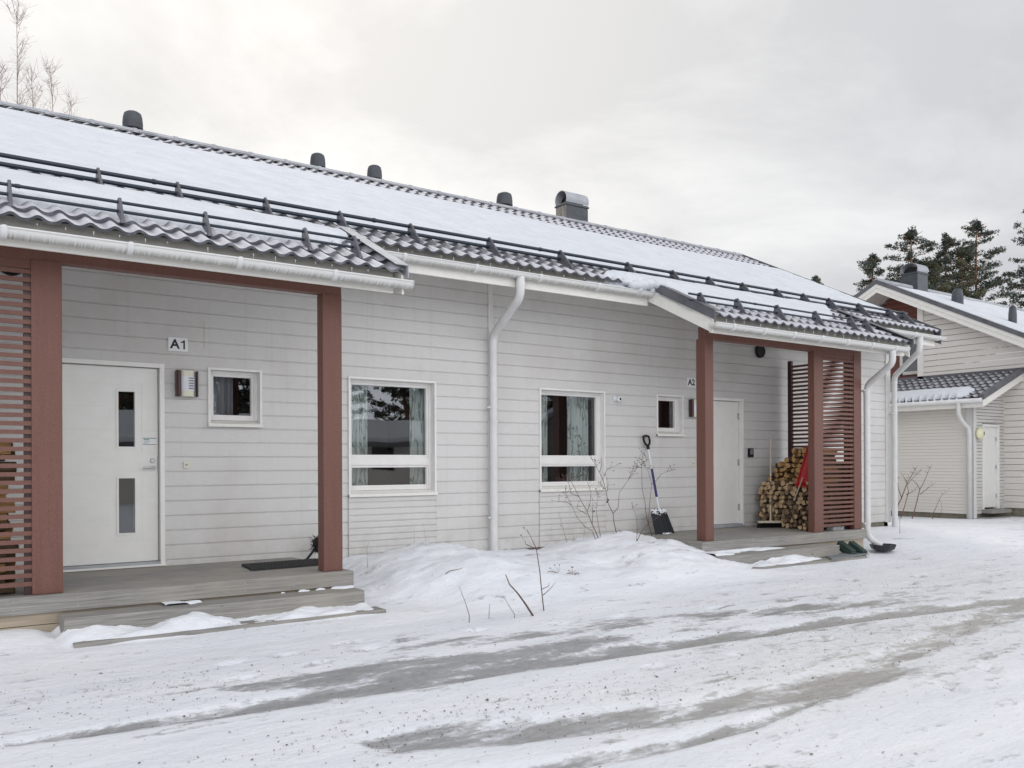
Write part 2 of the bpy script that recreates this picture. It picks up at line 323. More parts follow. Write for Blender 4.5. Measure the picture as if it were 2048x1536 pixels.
def siding(mb, x0, x1, z0, z1, holes, p, put, base=0.0, g=.008):
    """profiled boards in the plane given by put(x, out, z)"""
    xs = sorted({x0, x1}|{h[0] for h in holes if x0 < h[0] < x1}|{h[1] for h in holes if x0 < h[1] < x1})
    for xa, xb in zip(xs, xs[1:]):
        xm = (xa+xb)/2; segs = [(z0, z1)]
        for h in holes:
            if h[0] < xm < h[1]:
                ns = []
                for (a, b_) in segs:
                    if h[3] <= a or h[2] >= b_: ns.append((a, b_)); continue
                    if a < h[2]: ns.append((a, h[2]))
                    if h[3] < b_: ns.append((h[3], b_))
                segs = ns
        for (a, b_) in segs:
            k = math.floor((a-base)/p+1e-4); pts = []
            while base+k*p < b_:
                zb = base+k*p; jit = .0008*math.sin(k*12.9)
                for dz, o_ in ((0, -.009), (.0005, .003+jit), (p-.016, 0.0+jit), (p-.009, -.009)):
                    pts.append((zb+dz, o_))
                k += 1
            pts2 = [(min(max(z, a), b_), o_) for z, o_ in pts]
            pr = []
            for q in pts2:
                if not pr or abs(q[0]-pr[-1][0]) > 1e-6 or abs(q[1]-pr[-1][1]) > 1e-6: pr.append(q)
            v = [put(xa, o_, z) for z, o_ in pr]+[put(xb, o_, z) for z, o_ in pr]; n_ = len(pr)
            mb.add(v, [(i, i+1, n_+i+1, n_+i) for i in range(n_-1)])
def text_part(s, size, loc, parent, name='lettering', m='ink', bold=.0, sx=1.0, rotz=0.0):
    c_ = bpy.data.curves.new('t', 'FONT'); c_.body = s; c_.size = size; c_.extrude = .001; c_.offset = bold; c_.align_x = 'CENTER'; c_.align_y = 'CENTER'
    o = bpy.data.objects.new('t', c_); COL.objects.link(o); dg = bpy.context.evaluated_depsgraph_get(); me = bpy.data.meshes.new_from_object(o.evaluated_get(dg)); bpy.data.objects.remove(o)
    me.transform(Matrix.Translation(Vector(loc)-ORG.get(parent.name, Vector())) @ Matrix.Rotation(rotz, 4, 'Z') @ Matrix.Rotation(math.pi/2, 4, 'X') @ Matrix.Diagonal((sx, 1, 1, 1)))
    me.materials.clear(); me.materials.append(MT[m]); ob = bpy.data.objects.new(name, me); COL.objects.link(ob); ob.parent = parent; return ob
# ---------------- ground ----------------
RIDGE_X = [3.2, 3.9, 4.4, 4.9, 5.4, 5.9, 6.3, 6.8, 7.3, 7.8, 8.3, 8.7, 9.1, 9.6, 10.2]
RIDGE_H = [0.0, .11, .27, .39, .41, .34, .27, .25, .29, .36, .40, .38, .29, .11, 0.0]
TOE_X = [3.2, 4.3, 4.8, 5.7, 6.9, 8.0, 9.0, 10.2]; TOE_Y = [8.2, 7.5, 6.75, 6.45, 6.55, 6.5, 7.0, 7.6]
def H(x, y):
    x = np.asarray(x, float); y = np.asarray(y, float)
    h = .012+.035*fbm(x*.7, y*.9, 4)+.02*fbm(x*3.1+5, y*3.3, 3)*sst(6.6, 5.0, y)*0
    rh = np.interp(x, RIDGE_X, RIDGE_H); ty = np.interp(x, TOE_X, TOE_Y)
    k = sst(0, 1, (y-ty)/np.maximum(8.65-ty, .3))
    lump = 1+.55*fbm(x*1.7+3, y*1.9, 4)
    h = h+rh*k*lump+(.10*fbm(x*2.2, y*2.4+8, 5)+.06*np.abs(fbm(x*5.5, y*5.5+3, 4)))*sst(.02, .2, rh*k)
    hr = .21*sst(6.6, 9.3, y)*sst(12.5, 13.6, x)*(1-.6*sst(15.5, 19, x))*(1-sst(9.6, 14, y)*.6); h = h+hr
    m = sst(1.0, 1.15, x)*sst(3.85, 3.65, x)*sst(7.38, 7.47, y)*sst(8.1, 7.9, y)
    s2 = .072+.05*sst(7.42, 7.64, y)+.23*fbm(x*2.4+12, y*5.0+1, 5)
    h = np.where(m > .01, np.maximum(h, s2*m), h)
    m = sst(8.6, 8.8, x)*sst(11.75, 11.3, x)*sst(7.36, 7.46, y)*sst(8.1, 7.9, y)
    s2 = .07+.06*sst(7.4, 7.68, y)*sst(11.3, 9.6, x)+.20*fbm(x*2.4+7, y*5.4, 5)-.05*sst(10.2, 10.9, x)
    h = np.where(m > .01, np.maximum(h, s2*m), h)
    h = h+.035*sst(6.9, 7.4, y)*sst(12.2, 11.8, x)
    h = h+.10*sst(1.15, .9, x)*sst(7.3, 7.9, y)*(1+.8*fbm(x*3, y*3, 3))
    # wheel tracks sink a little, foot marks
    h = h-.028*np.clip(track(x, y), 0, 1)
    for fx, fy, a in FEET:
        c, s = math.cos(a), math.sin(a); u = (x-fx)*c+(y-fy)*s; v = -(x-fx)*s+(y-fy)*c
        h = h-.03*np.exp(-(u/.13)**4-(v/.05)**4)+.008*np.exp(-((u/.2)**2+(v/.1)**2))
    # under the house and decks keep low
    h = np.where((y > W+.05) & (x < 15.8), -.02, h)
    return h
def seg_d(x, y, P):
    d = np.full(np.shape(x), 1e9)
    for (ax, ay, aw), (bx, by, bw) in zip(P, P[1:]):
        vx, vy = bx-ax, by-ay; t = np.clip(((x-ax)*vx+(y-ay)*vy)/(vx*vx+vy*vy), 0, 1)
        dd = np.hypot(x-ax-t*vx, y-ay-t*vy)/(aw+(bw-aw)*t); d = np.minimum(d, dd)
    return d
T1 = [(.5, 5.22, .05), (1.0, 5.14, .08), (1.7, 5.15, .15), (2.9, 5.10, .18), (4.0, 5.03, .15), (5.4, 4.9, .15), (7.3, 4.72, .14), (9.7, 4.32, .12), (14, 3.5, .15), (22, 1.9, .2)]
T2 = [(2.13, 4.08, .17), (2.75, 3.85, .20), (3.55, 3.62, .18), (4.85, 3.42, .22), (5.8, 3.48, .16)]
T2b = [(5.6, 3.5, .16), (7.2, 3.85, .15), (9.5, 4.1, .2), (14, 3.5, .2), (22, 1.4, .2)]
T3 = [(1.6, 3.62, .09), (2.37, 3.33, .1), (3.1, 3.2, .09), (3.8, 3.15, .08), (4.5, 3.22, .03)]
PT = [(1.75, 5.62, .08), (2.2, 5.45, .22), (2.9, 5.42, .33), (3.6, 5.35, .33), (4.3, 5.32, .22), (4.9, 5.3, .1)]
PT2 = [(3.3, 6.1, .10), (4.6, 5.9, .2), (6.0, 5.75, .2), (7.5, 5.3, .2), (9, 4.9, .15)]
FEET = [(2.02, 6.35, .3), (2.45, 6.4, .1), (3.0, 6.5, -.2), (1.9, 5.85, .1), (2.5, 5.95, .3), (3.05, 6.2, .5), (3.4, 6.32, .1), (4.1, 6.3, .2), (4.9, 6.15, 0), (5.6, 6.1, .2), (6.7, 5.9, .2), (9.6, 6.3, .9), (9.9, 5.7, .7), (8.6, 5.6, .2), (7.6, 5.75, 0), (10.6, 6.0, .8), (4.4, 4.45, 0), (5.2, 4.35, .1), (6.2, 4.3, .1), (5.5, 2.9, 1), (6.2, 3.0, .4)]
def track(x, y):
    a = 1-sst(.35, 1.5, seg_d(x, y, T1)); b = 1-sst(.4, 1.5, seg_d(x, y, T2)); c = 1-sst(.4, 1.3, seg_d(x, y, T3))
    return np.maximum(np.maximum(a, b), np.maximum(c*.9, .55*(1-sst(.4, 1.4, seg_d(x, y, T2b)))))
def axis(*segs):
    o = []
    for a, b_, n in segs: o += list(np.linspace(a, b_, n, endpoint=False))
    return np.array(o+[segs[-1][1]])
gx = axis((-400, -40, 8), (-40, -2, 20), (-2, 0, 20), (0, 13, 300), (13, 17, 60), (17, 26, 50), (26, 60, 16), (60, 500, 10))
gy = axis((-400, -40, 8), (-40, 0, 24), (0, 2, 20), (2, 10, 210), (10, 16, 30), (16, 60, 16), (60, 500, 10))
GX, GY = np.meshgrid(gx, gy); GZ = H(GX, GY)
ice = np.maximum(track(GX, GY), .78*(1-sst(.5, 1.35, seg_d(GX, GY, PT)))); ice = np.maximum(ice, .52*(1-sst(.2, 1.6, seg_d(GX, GY, PT2))))
ice = ice+.26*sst(6.1, 4.6, GY)*sst(3.5, 6.5, GX)*sst(2.2, 3.0, GY)
for fx, fy, a in FEET: ice = np.maximum(ice, .62*np.exp(-((GX-fx)/.16)**2-((GY-fy)/.07)**2))
ice = ice+.20*np.exp(-((GX-3.6)/2.2)**2-((GY-5.6)/.5)**2)+.16*np.exp(-((GX-7.5)/2.5)**2-((GY-5.5)/.5)**2)
ice = ice*sst(8.2, 7.0, GY)
dirt = .62*np.exp(-((GX-6.4)/2.4)**2-((GY-4.0)/.75)**2)+.5*np.exp(-((GX-12)/4.5)**2-((GY-4.4)/1.3)**2)+.22*np.exp(-((GX-9.5)/3)**2-((GY-5.9)/.8)**2)
dirt = dirt+.28*np.exp(-((GX-4.6)/1.6)**2-((GY-3.3)/.5)**2)
go = grid_mesh('snowy_ground', GX, GY, GZ, 'ground', attrs={'ice': ice, 'dirt': dirt})
tag(go, 'snow covered yard and driveway with grey icy wheel tracks', 'ground', kind='structure')
def Hz(x, y): return float(H(np.array([x]), np.array([y]))[0])
# ---------------- the row house ----------------
house = thing('row_house', (6, W, 0), 'long single storey white row house with two porches and a snowy metal tile roof', 'house')
def zr(y): return 3.31+.5*(y-7.5)
D1 = (1.25, 2.33, .30, 2.52); D2 = (10.46, 11.54, .30, 2.52)
SW1 = (2.78, 3.374, 1.876, 2.514); SW2 = (9.525, 10.105, 1.876, 2.514)
BW1 = (4.42, 5.625, 1.07, 2.507); BW2 = (7.275, 8.478, 1.07, 2.507)
N1 = (4.416, 5.622, .30, 1.07); N2 = (7.268, 8.478, .30, 1.07)
mb = MB(); front = lambda x, o, z: (x, W-o, z)
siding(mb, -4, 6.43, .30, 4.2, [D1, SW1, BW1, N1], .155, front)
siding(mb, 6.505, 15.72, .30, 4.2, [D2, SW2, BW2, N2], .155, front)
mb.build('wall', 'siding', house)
for nme in (N1, N2):
    mb = MB(); siding(mb, nme[0]+.004, nme[1]-.004, .30, 1.066, [], .0775, lambda x, o, z: (x, W-.014-o, z), base=.31)
    mb.box(nme[0]+.002, nme[0]+.006, W-.018, W+.002, .30, 1.066); mb.box(nme[1]-.006, nme[1]-.002, W-.018, W+.002, .30, 1.066)
    mb.build('narrow_board_panel', 'siding', house)
mb = MB(); z = .31
while z < 6.1:
    d = max(0, (z+.155-3.31+.26)/.5+7.5); a, b_ = max(W, d), min(17, 26.6-d)
    if b_ > a+.05: siding(mb, a, b_, z, z+.155, [], .155, lambda x, o, z: (15.85+o, x, z), base=.31)
    z += .155
mb.build('gable_wall', 'siding', house)
mb = MB(); mb.box(6.43, 6.505, W-.022, W+.01, .295, 4.1); mb.build('joint_trim', 'trim', house, bevel=.003)
mb = MB(); mb.box(15.72, 15.875, W-.022, W+.01, .29, 4.1); mb.box(15.85, 15.875, W+.01, W+.1, .29, 4.1); mb.build('corner_trim', 'trim', house, bevel=.003)
mb = MB(); mb.box(-4, 15.83, W+.02, W+.2, -.1, .31); mb.box(15.7, 15.82, W+.02, 17, -.1, .31); mb.build('plinth', 'plinth', house)
mb = MB(); mb.box(-4, 15.7, 16.9, 17, 0, 4.4); mb.box(-4.05, -4, W, 17, 0, 4.3); mb.build('rear_wall', 'siding', house)
# roof tiles
def tiles(name, x0, x1, y0, nrow, parent, per=.183, zf=zr, dy=.275, sx=12, put=None, top=None):
    nx = int((x1-x0)/per*sx)+1; xs = np.linspace(x0, x1, nx)
    ph = 2*np.pi*xs/per; wv = .5+.5*np.cos(ph); wave = .036*wv**1.35
    side = np.sin(ph)
    rows = []
    rows.append((y0+.004, -.004, 0, 0))
    for k in range(nrow):
        a = y0+k*dy
        for t, h, f in ((0, .021, .0), (.02, .021, .9), (.35, .014, .9), (.68, .007, .6), (.88, .002, .22), (.985, .0, .02)):
            rows.append((a+t*dy, h, f, 1))
        if k < nrow-1: rows.append((a+dy-.001, .0, 0, 1))
    X = np.tile(xs, (len(rows), 1)); Y = np.array([[r[0]]*nx for r in rows]); 
    Z = np.array([zf(r[0])+r[1]+wave for r in rows])
    F = np.array([np.clip(r[2]*(1.0-.0*side)*(.62+.5*wv)+(-.30*np.maximum(-side, 0)*(r[2] > 0)), 0, 1) for r in rows])
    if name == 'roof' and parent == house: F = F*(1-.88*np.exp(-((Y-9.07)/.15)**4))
    if put: X, Y, Z = put(X, Y, Z)
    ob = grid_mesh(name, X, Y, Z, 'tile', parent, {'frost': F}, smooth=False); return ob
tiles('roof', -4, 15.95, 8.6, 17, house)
tiles('porch_roof', -.55, 4.07, 7.5, 4, house); tiles('porch_roof', 8.5, 13.05, 7.5, 4, house)
mb = MB(); mb.quad((-4, 13.3, 6.2), (15.95, 13.3, 6.2), (15.95, 18, 3.86), (-4, 18, 3.86)); mb.build('rear_roof', 'flash', house)
mb = MB()   # under-roof boarding
for a, b_, y0, y1 in ((-4, 15.9, 8.735, 9.7), (-.5, 4.0, 7.66, 8.72), (8.56, 13.0, 7.66, 8.72)):
    mb.add([(a, y0, zr(y0)-.20), (b_, y0, zr(y0)-.20), (b_, y1, zr(y1)-.20), (a, y1, zr(y1)-.20), (a, y0, zr(y0)-.03), (b_, y0, zr(y0)-.03), (b_, y1, zr(y1)-.03), (a, y1, zr(y1)-.03)], [(0, 1, 2, 3), (7, 6, 5, 4), (0, 4, 5, 1), (1, 5, 6, 2), (2, 6, 7, 3), (3, 7, 4, 0)])
mb.build('soffit', 'soffit', house)
# fascias: damp upper board + white lower board
def fascia(x0, x1, y, zt, zb):
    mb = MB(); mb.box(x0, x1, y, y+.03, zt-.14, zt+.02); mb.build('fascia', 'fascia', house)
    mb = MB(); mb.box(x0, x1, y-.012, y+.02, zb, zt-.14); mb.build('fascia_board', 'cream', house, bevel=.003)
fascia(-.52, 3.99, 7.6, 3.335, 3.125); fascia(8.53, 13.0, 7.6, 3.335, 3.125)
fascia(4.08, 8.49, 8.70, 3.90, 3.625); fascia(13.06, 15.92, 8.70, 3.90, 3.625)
def gutter(x0, x1, y, z, r=.064, step=.88, caps=True, off=.45, end=.0):
    n = 14; pr = []
    for k in range(n+1): a = math.pi+math.pi*k/n; pr.append((y+r*math.cos(a), z+r*math.sin(a)))
    inner = [(y+(r-.004)*math.cos(math.pi+math.pi*k/n), z+(r-.004)*math.sin(math.pi+math.pi*k/n)) for k in range(n, -1, -1)]
    mb = MB(); mb.extr(pr+inner, 'x', x0, x1); mb.tube([(x0, y-r-.001, z+.003), (x1, y-r-.001, z+.003)], .009, 8)
    for xe in (x0, x1): mb.extr(pr, 'x', xe-.006, xe+.006)
    g = mb.build('gutter', 'gutter', house, smooth=True, auto=True)
    at = g.data.attributes.new('low', 'FLOAT', 'POINT'); o = ORG[g.name]
    at.data.foreach_set('value', [max(0, min(1, (z-.028-(v.co.z+o[2]))/.03)) for v in g.data.vertices])
    xx = x0+off; first = None
    while xx < x1-.05:
        if first is None:
            mb = MB(); p2 = [(y+(r+.011)*math.cos(math.pi+math.pi*k/n), z+(r+.011)*math.sin(math.pi+math.pi*k/n)) for k in range(n+1)]
            p3 = [(y+(r+.0005)*math.cos(math.pi+math.pi*k/n), z+(r+.0005)*math.sin(math.pi+math.pi*k/n)) for k in range(n, -1, -1)]
            mb.extr(p2+p3, 'x', xx-.022, xx+.022); mb.box(xx-.015, xx+.015, y-r-.012, y-r+.012, z-.006, z+.016); mb.box(xx-.012, xx+.012, y+r-.002, y+r+.03, z-.02, z+.006)
            first = mb.build('gutter_bracket', 'pvc', g); fx = xx
        else:
            c = kid(first, g); c.location.x = xx-fx
        xx += step
    return g
gutter(-.5, 4.13, 7.5, 3.225, r=.067, off=.30); gutter(8.46, 12.9, 7.5, 3.225, r=.067, off=.35, step=.62)
gutter(4.10, 8.49, 8.62, 3.785, off=.55, step=.95); gutter(12.95, 16.08, 8.62, 3.785, off=.5, step=.8)
# porch verges
def verge(x, sgn, col):
    mb = MB()   # bargeboards: follow the slope
    for (o1, o2, a, b_) in ((.0, .022, -.03, -.125), (-.004, .018, -.125, -.215)):
        xa, xb = (x+o1, x+o2) if sgn < 0 else (x-o2, x-o1)
        y0, y1 = 7.53, 8.9
        mb.add([(X_, Y_, zr(Y_)+d) for X_ in (xa, xb) for Y_ in (y0, y1) for d in (a, b_)], [(0, 1, 3, 2), (4, 6, 7, 5), (0, 4, 5, 1), (2, 3, 7, 6), (0, 2, 6, 4), (1, 5, 7, 3)])
    mb.build('bargeboard', 'cream', house, bevel=.002)
    mb = MB(); s = 1 if sgn < 0 else -1
    xo = x-.028*s
    for (xa, xb, a, b_) in ((xo, xo+.012*s, .095, -.03), (xo, x+.12*s, .095, .085)):
        y0, y1 = 7.47, 8.80
        mb.add([(X_, Y_, zr(Y_)+d) for X_ in (xa, xb) for Y_ in (y0, y1) for d in (a, b_)], [(0, 1, 3, 2), (4, 6, 7, 5), (0, 4, 5, 1), (2, 3, 7, 6), (0, 2, 6, 4), (1, 5, 7, 3)])
    v = mb.build('verge_flashing', col, house, bevel=.003)
verge(4.07, 1, 'lead'); verge(8.5, -1, 'flash'); verge(13.05, 1, 'flash'); verge(-.55, -1, 'flash')
mb = MB()
for a in (15.93,):
    mb.add([(X_, Y_, zr(Y_)+d) for X_ in (a, a+.025) for Y_ in (8.58, 13.32) for d in (.085, -.2)], [(0, 1, 3, 2), (4, 6, 7, 5), (0, 4, 5, 1), (2, 3, 7, 6), (0, 2, 6, 4), (1, 5, 7, 3)])
mb.build('verge_flashing', 'flash', house)
# ridge cap
mb = MB()
pr = [(13.3+.085*math.cos(math.pi*k/10), 6.225+.06*math.sin(math.pi*k/10)) for k in range(11)]
mb.extr(pr, 'x', -4, 15.97); mb.add([(-4, 13.12, 6.175), (15.97, 13.12, 6.175), (15.97, 13.23, 6.225), (-4, 13.23, 6.225)], [(0, 1, 2, 3)])
pr = [(13.3+.093*math.cos(math.pi*k/10), 6.215+.079*math.sin(math.pi*k/10)) for k in range(11)]
x = -3.9
while x < 15.9: mb.extr(pr, 'x', x, x+.05); x += .56
mb.build('ridge_cap', 'lead', house, smooth=True, auto=True)
# roof snow
def snow(name, x0, x1, y0, y1, T, dx=.045, dy=.045, zo=0.0):
    xs = np.linspace(x0, x1, int((x1-x0)/dx)+1); ys = np.linspace(y0, y1, int((y1-y0)/dy)+1); X, Y = np.meshgrid(xs, ys)
    t = T(X, Y); Z = zr(Y)+t+zo; return grid_mesh(name, X, Y, Z, 'roofsnow', house)
def Tmain(X, Y):
    yt = np.interp(X, [-4, 1, 4, 6, 8.4, 10.5, 14.5, 16], [12.9, 12.88, 12.62, 12.55, 12.45, 12.2, 12.25, 12.3])+.10*fbm(X*1.3, Y*.4, 4)+.12*np.cos(2*np.pi*X/.183)*0
    yb = 9.19+.05*fbm(X*2.2, Y*.1, 3)
    xr = 15.78+.1*fbm(Y*2, X*.1, 3)
    t = -.05+.155*sst(0, .14, Y-yb)*sst(-.02, .30, yt-Y)*sst(0, .12, xr-X)
    return t+.012*fbm(X*1.2, Y*5, 4)+.011*(((Y-8.6)/.275) % 1)*(-1)*(.5+fbm(X*.8, Y*3, 3))+.02*fbm(X*.9, Y*1.5+3, 4)
snow('snow', -4, 15.95, 9.0, 13.1, Tmain, .06, .04)
def Tp1(X, Y):
    yb = 7.93+.10*fbm(X*1.3+4, X*.2, 3)+.025*np.cos(2*np.pi*X/.183)+np.interp(X, [3.3, 3.9, 4.1], [0, .42, .75])
    yt = 8.95+.05*fbm(X*2+9, X, 3)-np.interp(X, [2.6, 3.4, 4.1], [0, .10, .3])
    return -.05+.15*sst(0, .13, Y-yb)*sst(0, .1, yt-Y)*sst(4.04, 3.9, X)+.01*fbm(X*2, Y*5, 3)
snow('porch_snow', -.55, 4.05, 7.8, 9.15, Tp1, .03, .03)
def Tp2(X, Y):
    yb = 7.97+.08*fbm(X*1.3+14, X*.2, 3)+.02*np.cos(2*np.pi*X/.183)+np.interp(X, [7.3, 7.8, 8.45, 8.6, 9.1, 11.6, 12.3, 12.9], [.85, .66, .60, .25, 0, 0, .35, .9])
    yt = 8.95+.05*fbm(X*2+9, X, 3)-np.interp(X, [7.3, 7.9, 8.6], [.25, .08, 0])
    return -.055+.175*sst(0, .12, Y-yb)*sst(0, .1, yt-Y)*sst(7.35, 7.8, X)+.025*fbm(X*3, Y*6, 3)
snow('porch_snow', 8.475, 12.95, 7.85, 9.1, Tp2, .03, .03)
snow('porch_snow', 7.35, 8.475, 8.60, 9.1, Tp2, .03, .03)
# spilled snow lumps hanging over the gutter by the second porch
me_b = bmesh.new()
for (x, y, z, r, sy) in ((8.28, 8.60, 3.86, .10, 1.0), (8.15, 8.58, 3.84, .09, .9), (8.22, 8.575, 3.80, .05, 1.3), (8.42, 8.60, 3.89, .11, 1), (8.55, 8.5, 3.89, .10, 1), (8.02, 8.62, 3.88, .07, .8), (8.48, 8.57, 3.82, .05, 1.2)):
    r_ = bmesh.ops.create_icosphere(me_b, subdivisions=3, radius=r)
    for v in r_['verts']:
        n = 1+.35*float(fbm(np.array([v.co.x*14+x*9]), np.array([v.co.y*14+v.co.z*11]), 3)[0])
        v.co = Vector((x+v.co.x*1.25*n-6, y+v.co.y*n-W, z+v.co.z*sy*.75*n))
me = bpy.data.meshes.new('snow_lump'); me_b.to_mesh(me); me.polygons.foreach_set('use_smooth', [True]*len(me.polygons)); me.materials.append(MT['roofsnow'])
ob = bpy.data.objects.new('snow_lump', me); COL.objects.link(ob); ob.parent = house
# snow guards
def guard(x0, x1, yb, brackets, h1, h2, r, foot):
    mb = MB(); y1 = yb; mb.tube([(x0, y1, zr(y1)+h1), (x1, y1, zr(y1)+h1)], r, 10); mb.tube([(x0, y1-.012, zr(y1)+h2), (x1, y1-.012, zr(y1)+h2)], r, 10)
    x = x0+1.3
    while x < x1-.2: mb.tube([(x, y1, zr(y1)+h1), (x+.035, y1, zr(y1)+h1)], r*1.25, 10); x += 2.4
    g = mb.build('snow_guard', 'darksteel', house, smooth=True, auto=True)
    first = None
    for bx in brackets:
        if first is None:
            mb = MB(); pr = [(yb+.055, zr(yb+.055)+.05), (yb+.035, zr(yb)+h1+.03), (yb-.015, zr(yb)+h1+.035), (yb-foot, zr(yb-foot)+.045), (yb-foot, zr(yb-foot)+.03)]
            mb.extr(pr, 'x', bx-.003, bx+.003); mb.box(bx-.018, bx+.018, yb-foot-.02, yb-foot+.03, zr(yb-foot)+.028, zr(yb-foot)+.05)
            # folded flange along the down-slope edge
            p, q = (yb-.015, zr(yb)+h1+.035), (yb-foot, zr(yb-foot)+.045)
            mb.add([(bx-.003, *p), (bx+.020, *p), (bx+.020, *q), (bx-.003, *q), (bx-.003, p[0]-.004, p[1]), (bx+.020, p[0]-.004, p[1]), (bx+.020, q[0]-.004, q[1]), (bx-.003, q[0]-.004, q[1])], [(0, 1, 2, 3), (7, 6, 5, 4), (0, 4, 5, 1), (1, 5, 6, 2), (2, 6, 7, 3), (3, 7, 4, 0)])
            mb.tube([(bx+.003, yb-.05, zr(yb)+h2-.01), (bx+.02, yb-.05, zr(yb)+h2-.01)], .011, 6)
            first = mb.build('guard_bracket', 'flash', g); f0 = bx
        else:
            c = kid(first, g); c.location.x = bx-f0
guard(-4, 15.62, 9.06, [-2, -1.1, -.2, .7, 1.6, 2.33, 3.23, 4.08, 4.98, 6.1, 7.24, 8.45, 9.35, 10.12, 10.9, 11.74, 12.44, 13.15, 14.03, 14.97, 15.45], .17, .085, .021, .27)
guard(-.5, 3.78, 7.9, [-.2, .75, 1.56, 2.27, 3.2, 3.71], .165, .085, .014, .16)
guard(8.42, 12.4, 7.86, [8.62, 9.35, 10.2, 11.08, 11.95, 12.35], .165, .085, .014, .16)
# roof hats and chimney
def hat(x, y, z, r, zt):
    mb = MB(); h = zt-z
    mb.lathe((x, y, z), [(r*.75, -1.0), (r*.75, h*.18), (r*1.0, h*.2), (r*1.03, h*.45), (r*.97, h*.75), (r*.86, h*.92), (r*.6, h)], 28)
    mb.lathe((x, y, z), [(r*1.03, h*.22), (r*1.06, h*.26), (r*1.03, h*.3)], 28)
    mb.build('roof_vent', 'vent', house, smooth=True, auto=True)
hat(2.95, 13.9, 6.42, .14, 6.745); hat(5.885, 13.9, 6.42, .125, 6.715); hat(6.945, 13.9, 6.42, .128, 6.72); hat(9.74, 13.9, 6.42, .155, 6.735)
def chimney(par, x0, x1, y0, y1, zb, zt, rr, sides=('rustclad', 'vent')):
    mb = MB(); mb.box(x0, x1, y0, y1, zb, zt, 1); mb.quad((x0-.002, y0, zb), (x0-.002, y1, zb), (x0-.002, y1, zt), (x0-.002, y0, zt), 0)
    mb.box(x0-.02, x1+.02, y0-.02, y1+.02, zt-.05, zt-.02, 1)
    c = mb.build('chimney', list(sides), par)
    mb = MB(); yc = (y0+y1)/2; n = 16; R_ = (y1-y0)/2+.02
    o = [(yc+R_*math.cos(math.radians(-25)+math.radians(230)*k/n), zt+.02+rr*.35+rr*math.sin(math.radians(-25)+math.radians(230)*k/n)) for k in range(n+1)]
    i_ = [(yc+(R_-.012)*math.cos(math.radians(-25)+math.radians(230)*k/n), zt+.02+rr*.35+(rr-.012)*math.sin(math.radians(-25)+math.radians(230)*k/n)) for k in range(n, -1, -1)]
    mb.extr(o+i_, 'x', x0-.01, x1+.01, 0); mb.extr([(yc+(R_-.03)*math.cos(math.pi*k/8), zt+(rr-.02)*1.1*math.sin(math.pi*k/8)) for k in range(9)], 'x', x0+.12, x1-.12, 1)
    ORG[c.name] = ORG[par.name]
    mb.build('chimney_cap', ['lead', 'black'], c, smooth=True, auto=True)
chimney(house, 11.13, 11.70, 13.70, 14.04, 5.8, 6.76, .18)
# icicles
mb = MB(); mb.add([(0.004*math.cos(a), .004*math.sin(a), 0) for a in [k*math.pi/3 for k in range(6)]]+[(0, 0, -.055)], [(k, (k+1) % 6, 6) for k in range(6)])
mb.v = [(p[0]*1.2+6, p[1]*1.2+W, p[2]) for p in mb.v]; ic = mb.build('icicle', 'ice', house); first = True
rr = random.Random(3)
def icicles(x0, x1, y, z):
    global first
    x = x0
    while x < x1:
        c = ic if first else kid(ic, house); first = False
        c.location = (x-6+rr.uniform(-.03, .03), y-W, z); s = rr.uniform(.3, 1.1); c.scale = (.7, .7, s); x += .183*rr.choice((1, 1, 2, 1, 2))
icicles(.2, 4.0, 7.503, 3.30); icicles(4.2, 8.3, 8.603, 3.848); icicles(8.7, 12.9, 7.503, 3.30)
# beams, posts, lattice
def beam(x0, x1):
    mb = MB(); mb.box(x0, x1, 8.04, 8.16, 3.135, 3.30); mb.build('porch_beam', 'post', house, bevel=.004)
beam(-.10, 3.647); beam(8.917, 12.535)
def post(x0, x1, y0=8.035, y1=8.225, zt=3.14):
    mb = MB(); mb.box(x0, x1, y0, y1, .402, zt); mb.build('porch_post', 'post', house, bevel=.006)
post(.923, 1.15, y1=8.20); post(3.447, 3.648, y1=8.18); post(-.1, .12); post(8.918, 9.08, y1=8.20); post(11.31, 11.53, y1=8.15); post(12.33, 12.53, zt=3.21)
def lattice(x0, x1, side_x, sgn):
    mb = MB(); z = .475
    while z < 3.08: mb.box(x0, x1, 8.045, 8.067, z, z+.036); z += .0687
    mb.box(x0, x0+.05, 8.068, 8.11, .402, 3.13, 1); mb.box(x1-.05, x1, 8.068, 8.11, .402, 3.13, 1); mb.box(x0, x1, 8.05, 8.08, 3.06, 3.135)
    mb.build('lattice_panel', ['post', 'woodred'], house)
    mb = MB(); z = .475
    while z < 3.1: mb.box(side_x, side_x+.022, 8.23, 9.46, z, z+.036); z += .0687
    mb.box(side_x-.045*sgn, side_x, 9.37, 9.45, .402, 3.2, 1); mb.box(side_x-.045*sgn, side_x, 8.24, 8.30, .402, 3.2, 1)
    mb.build('side_lattice', ['post', 'woodred'], house)
lattice(11.53, 12.33, 12.60, 1); lattice(.12, .923, -.12, -1)
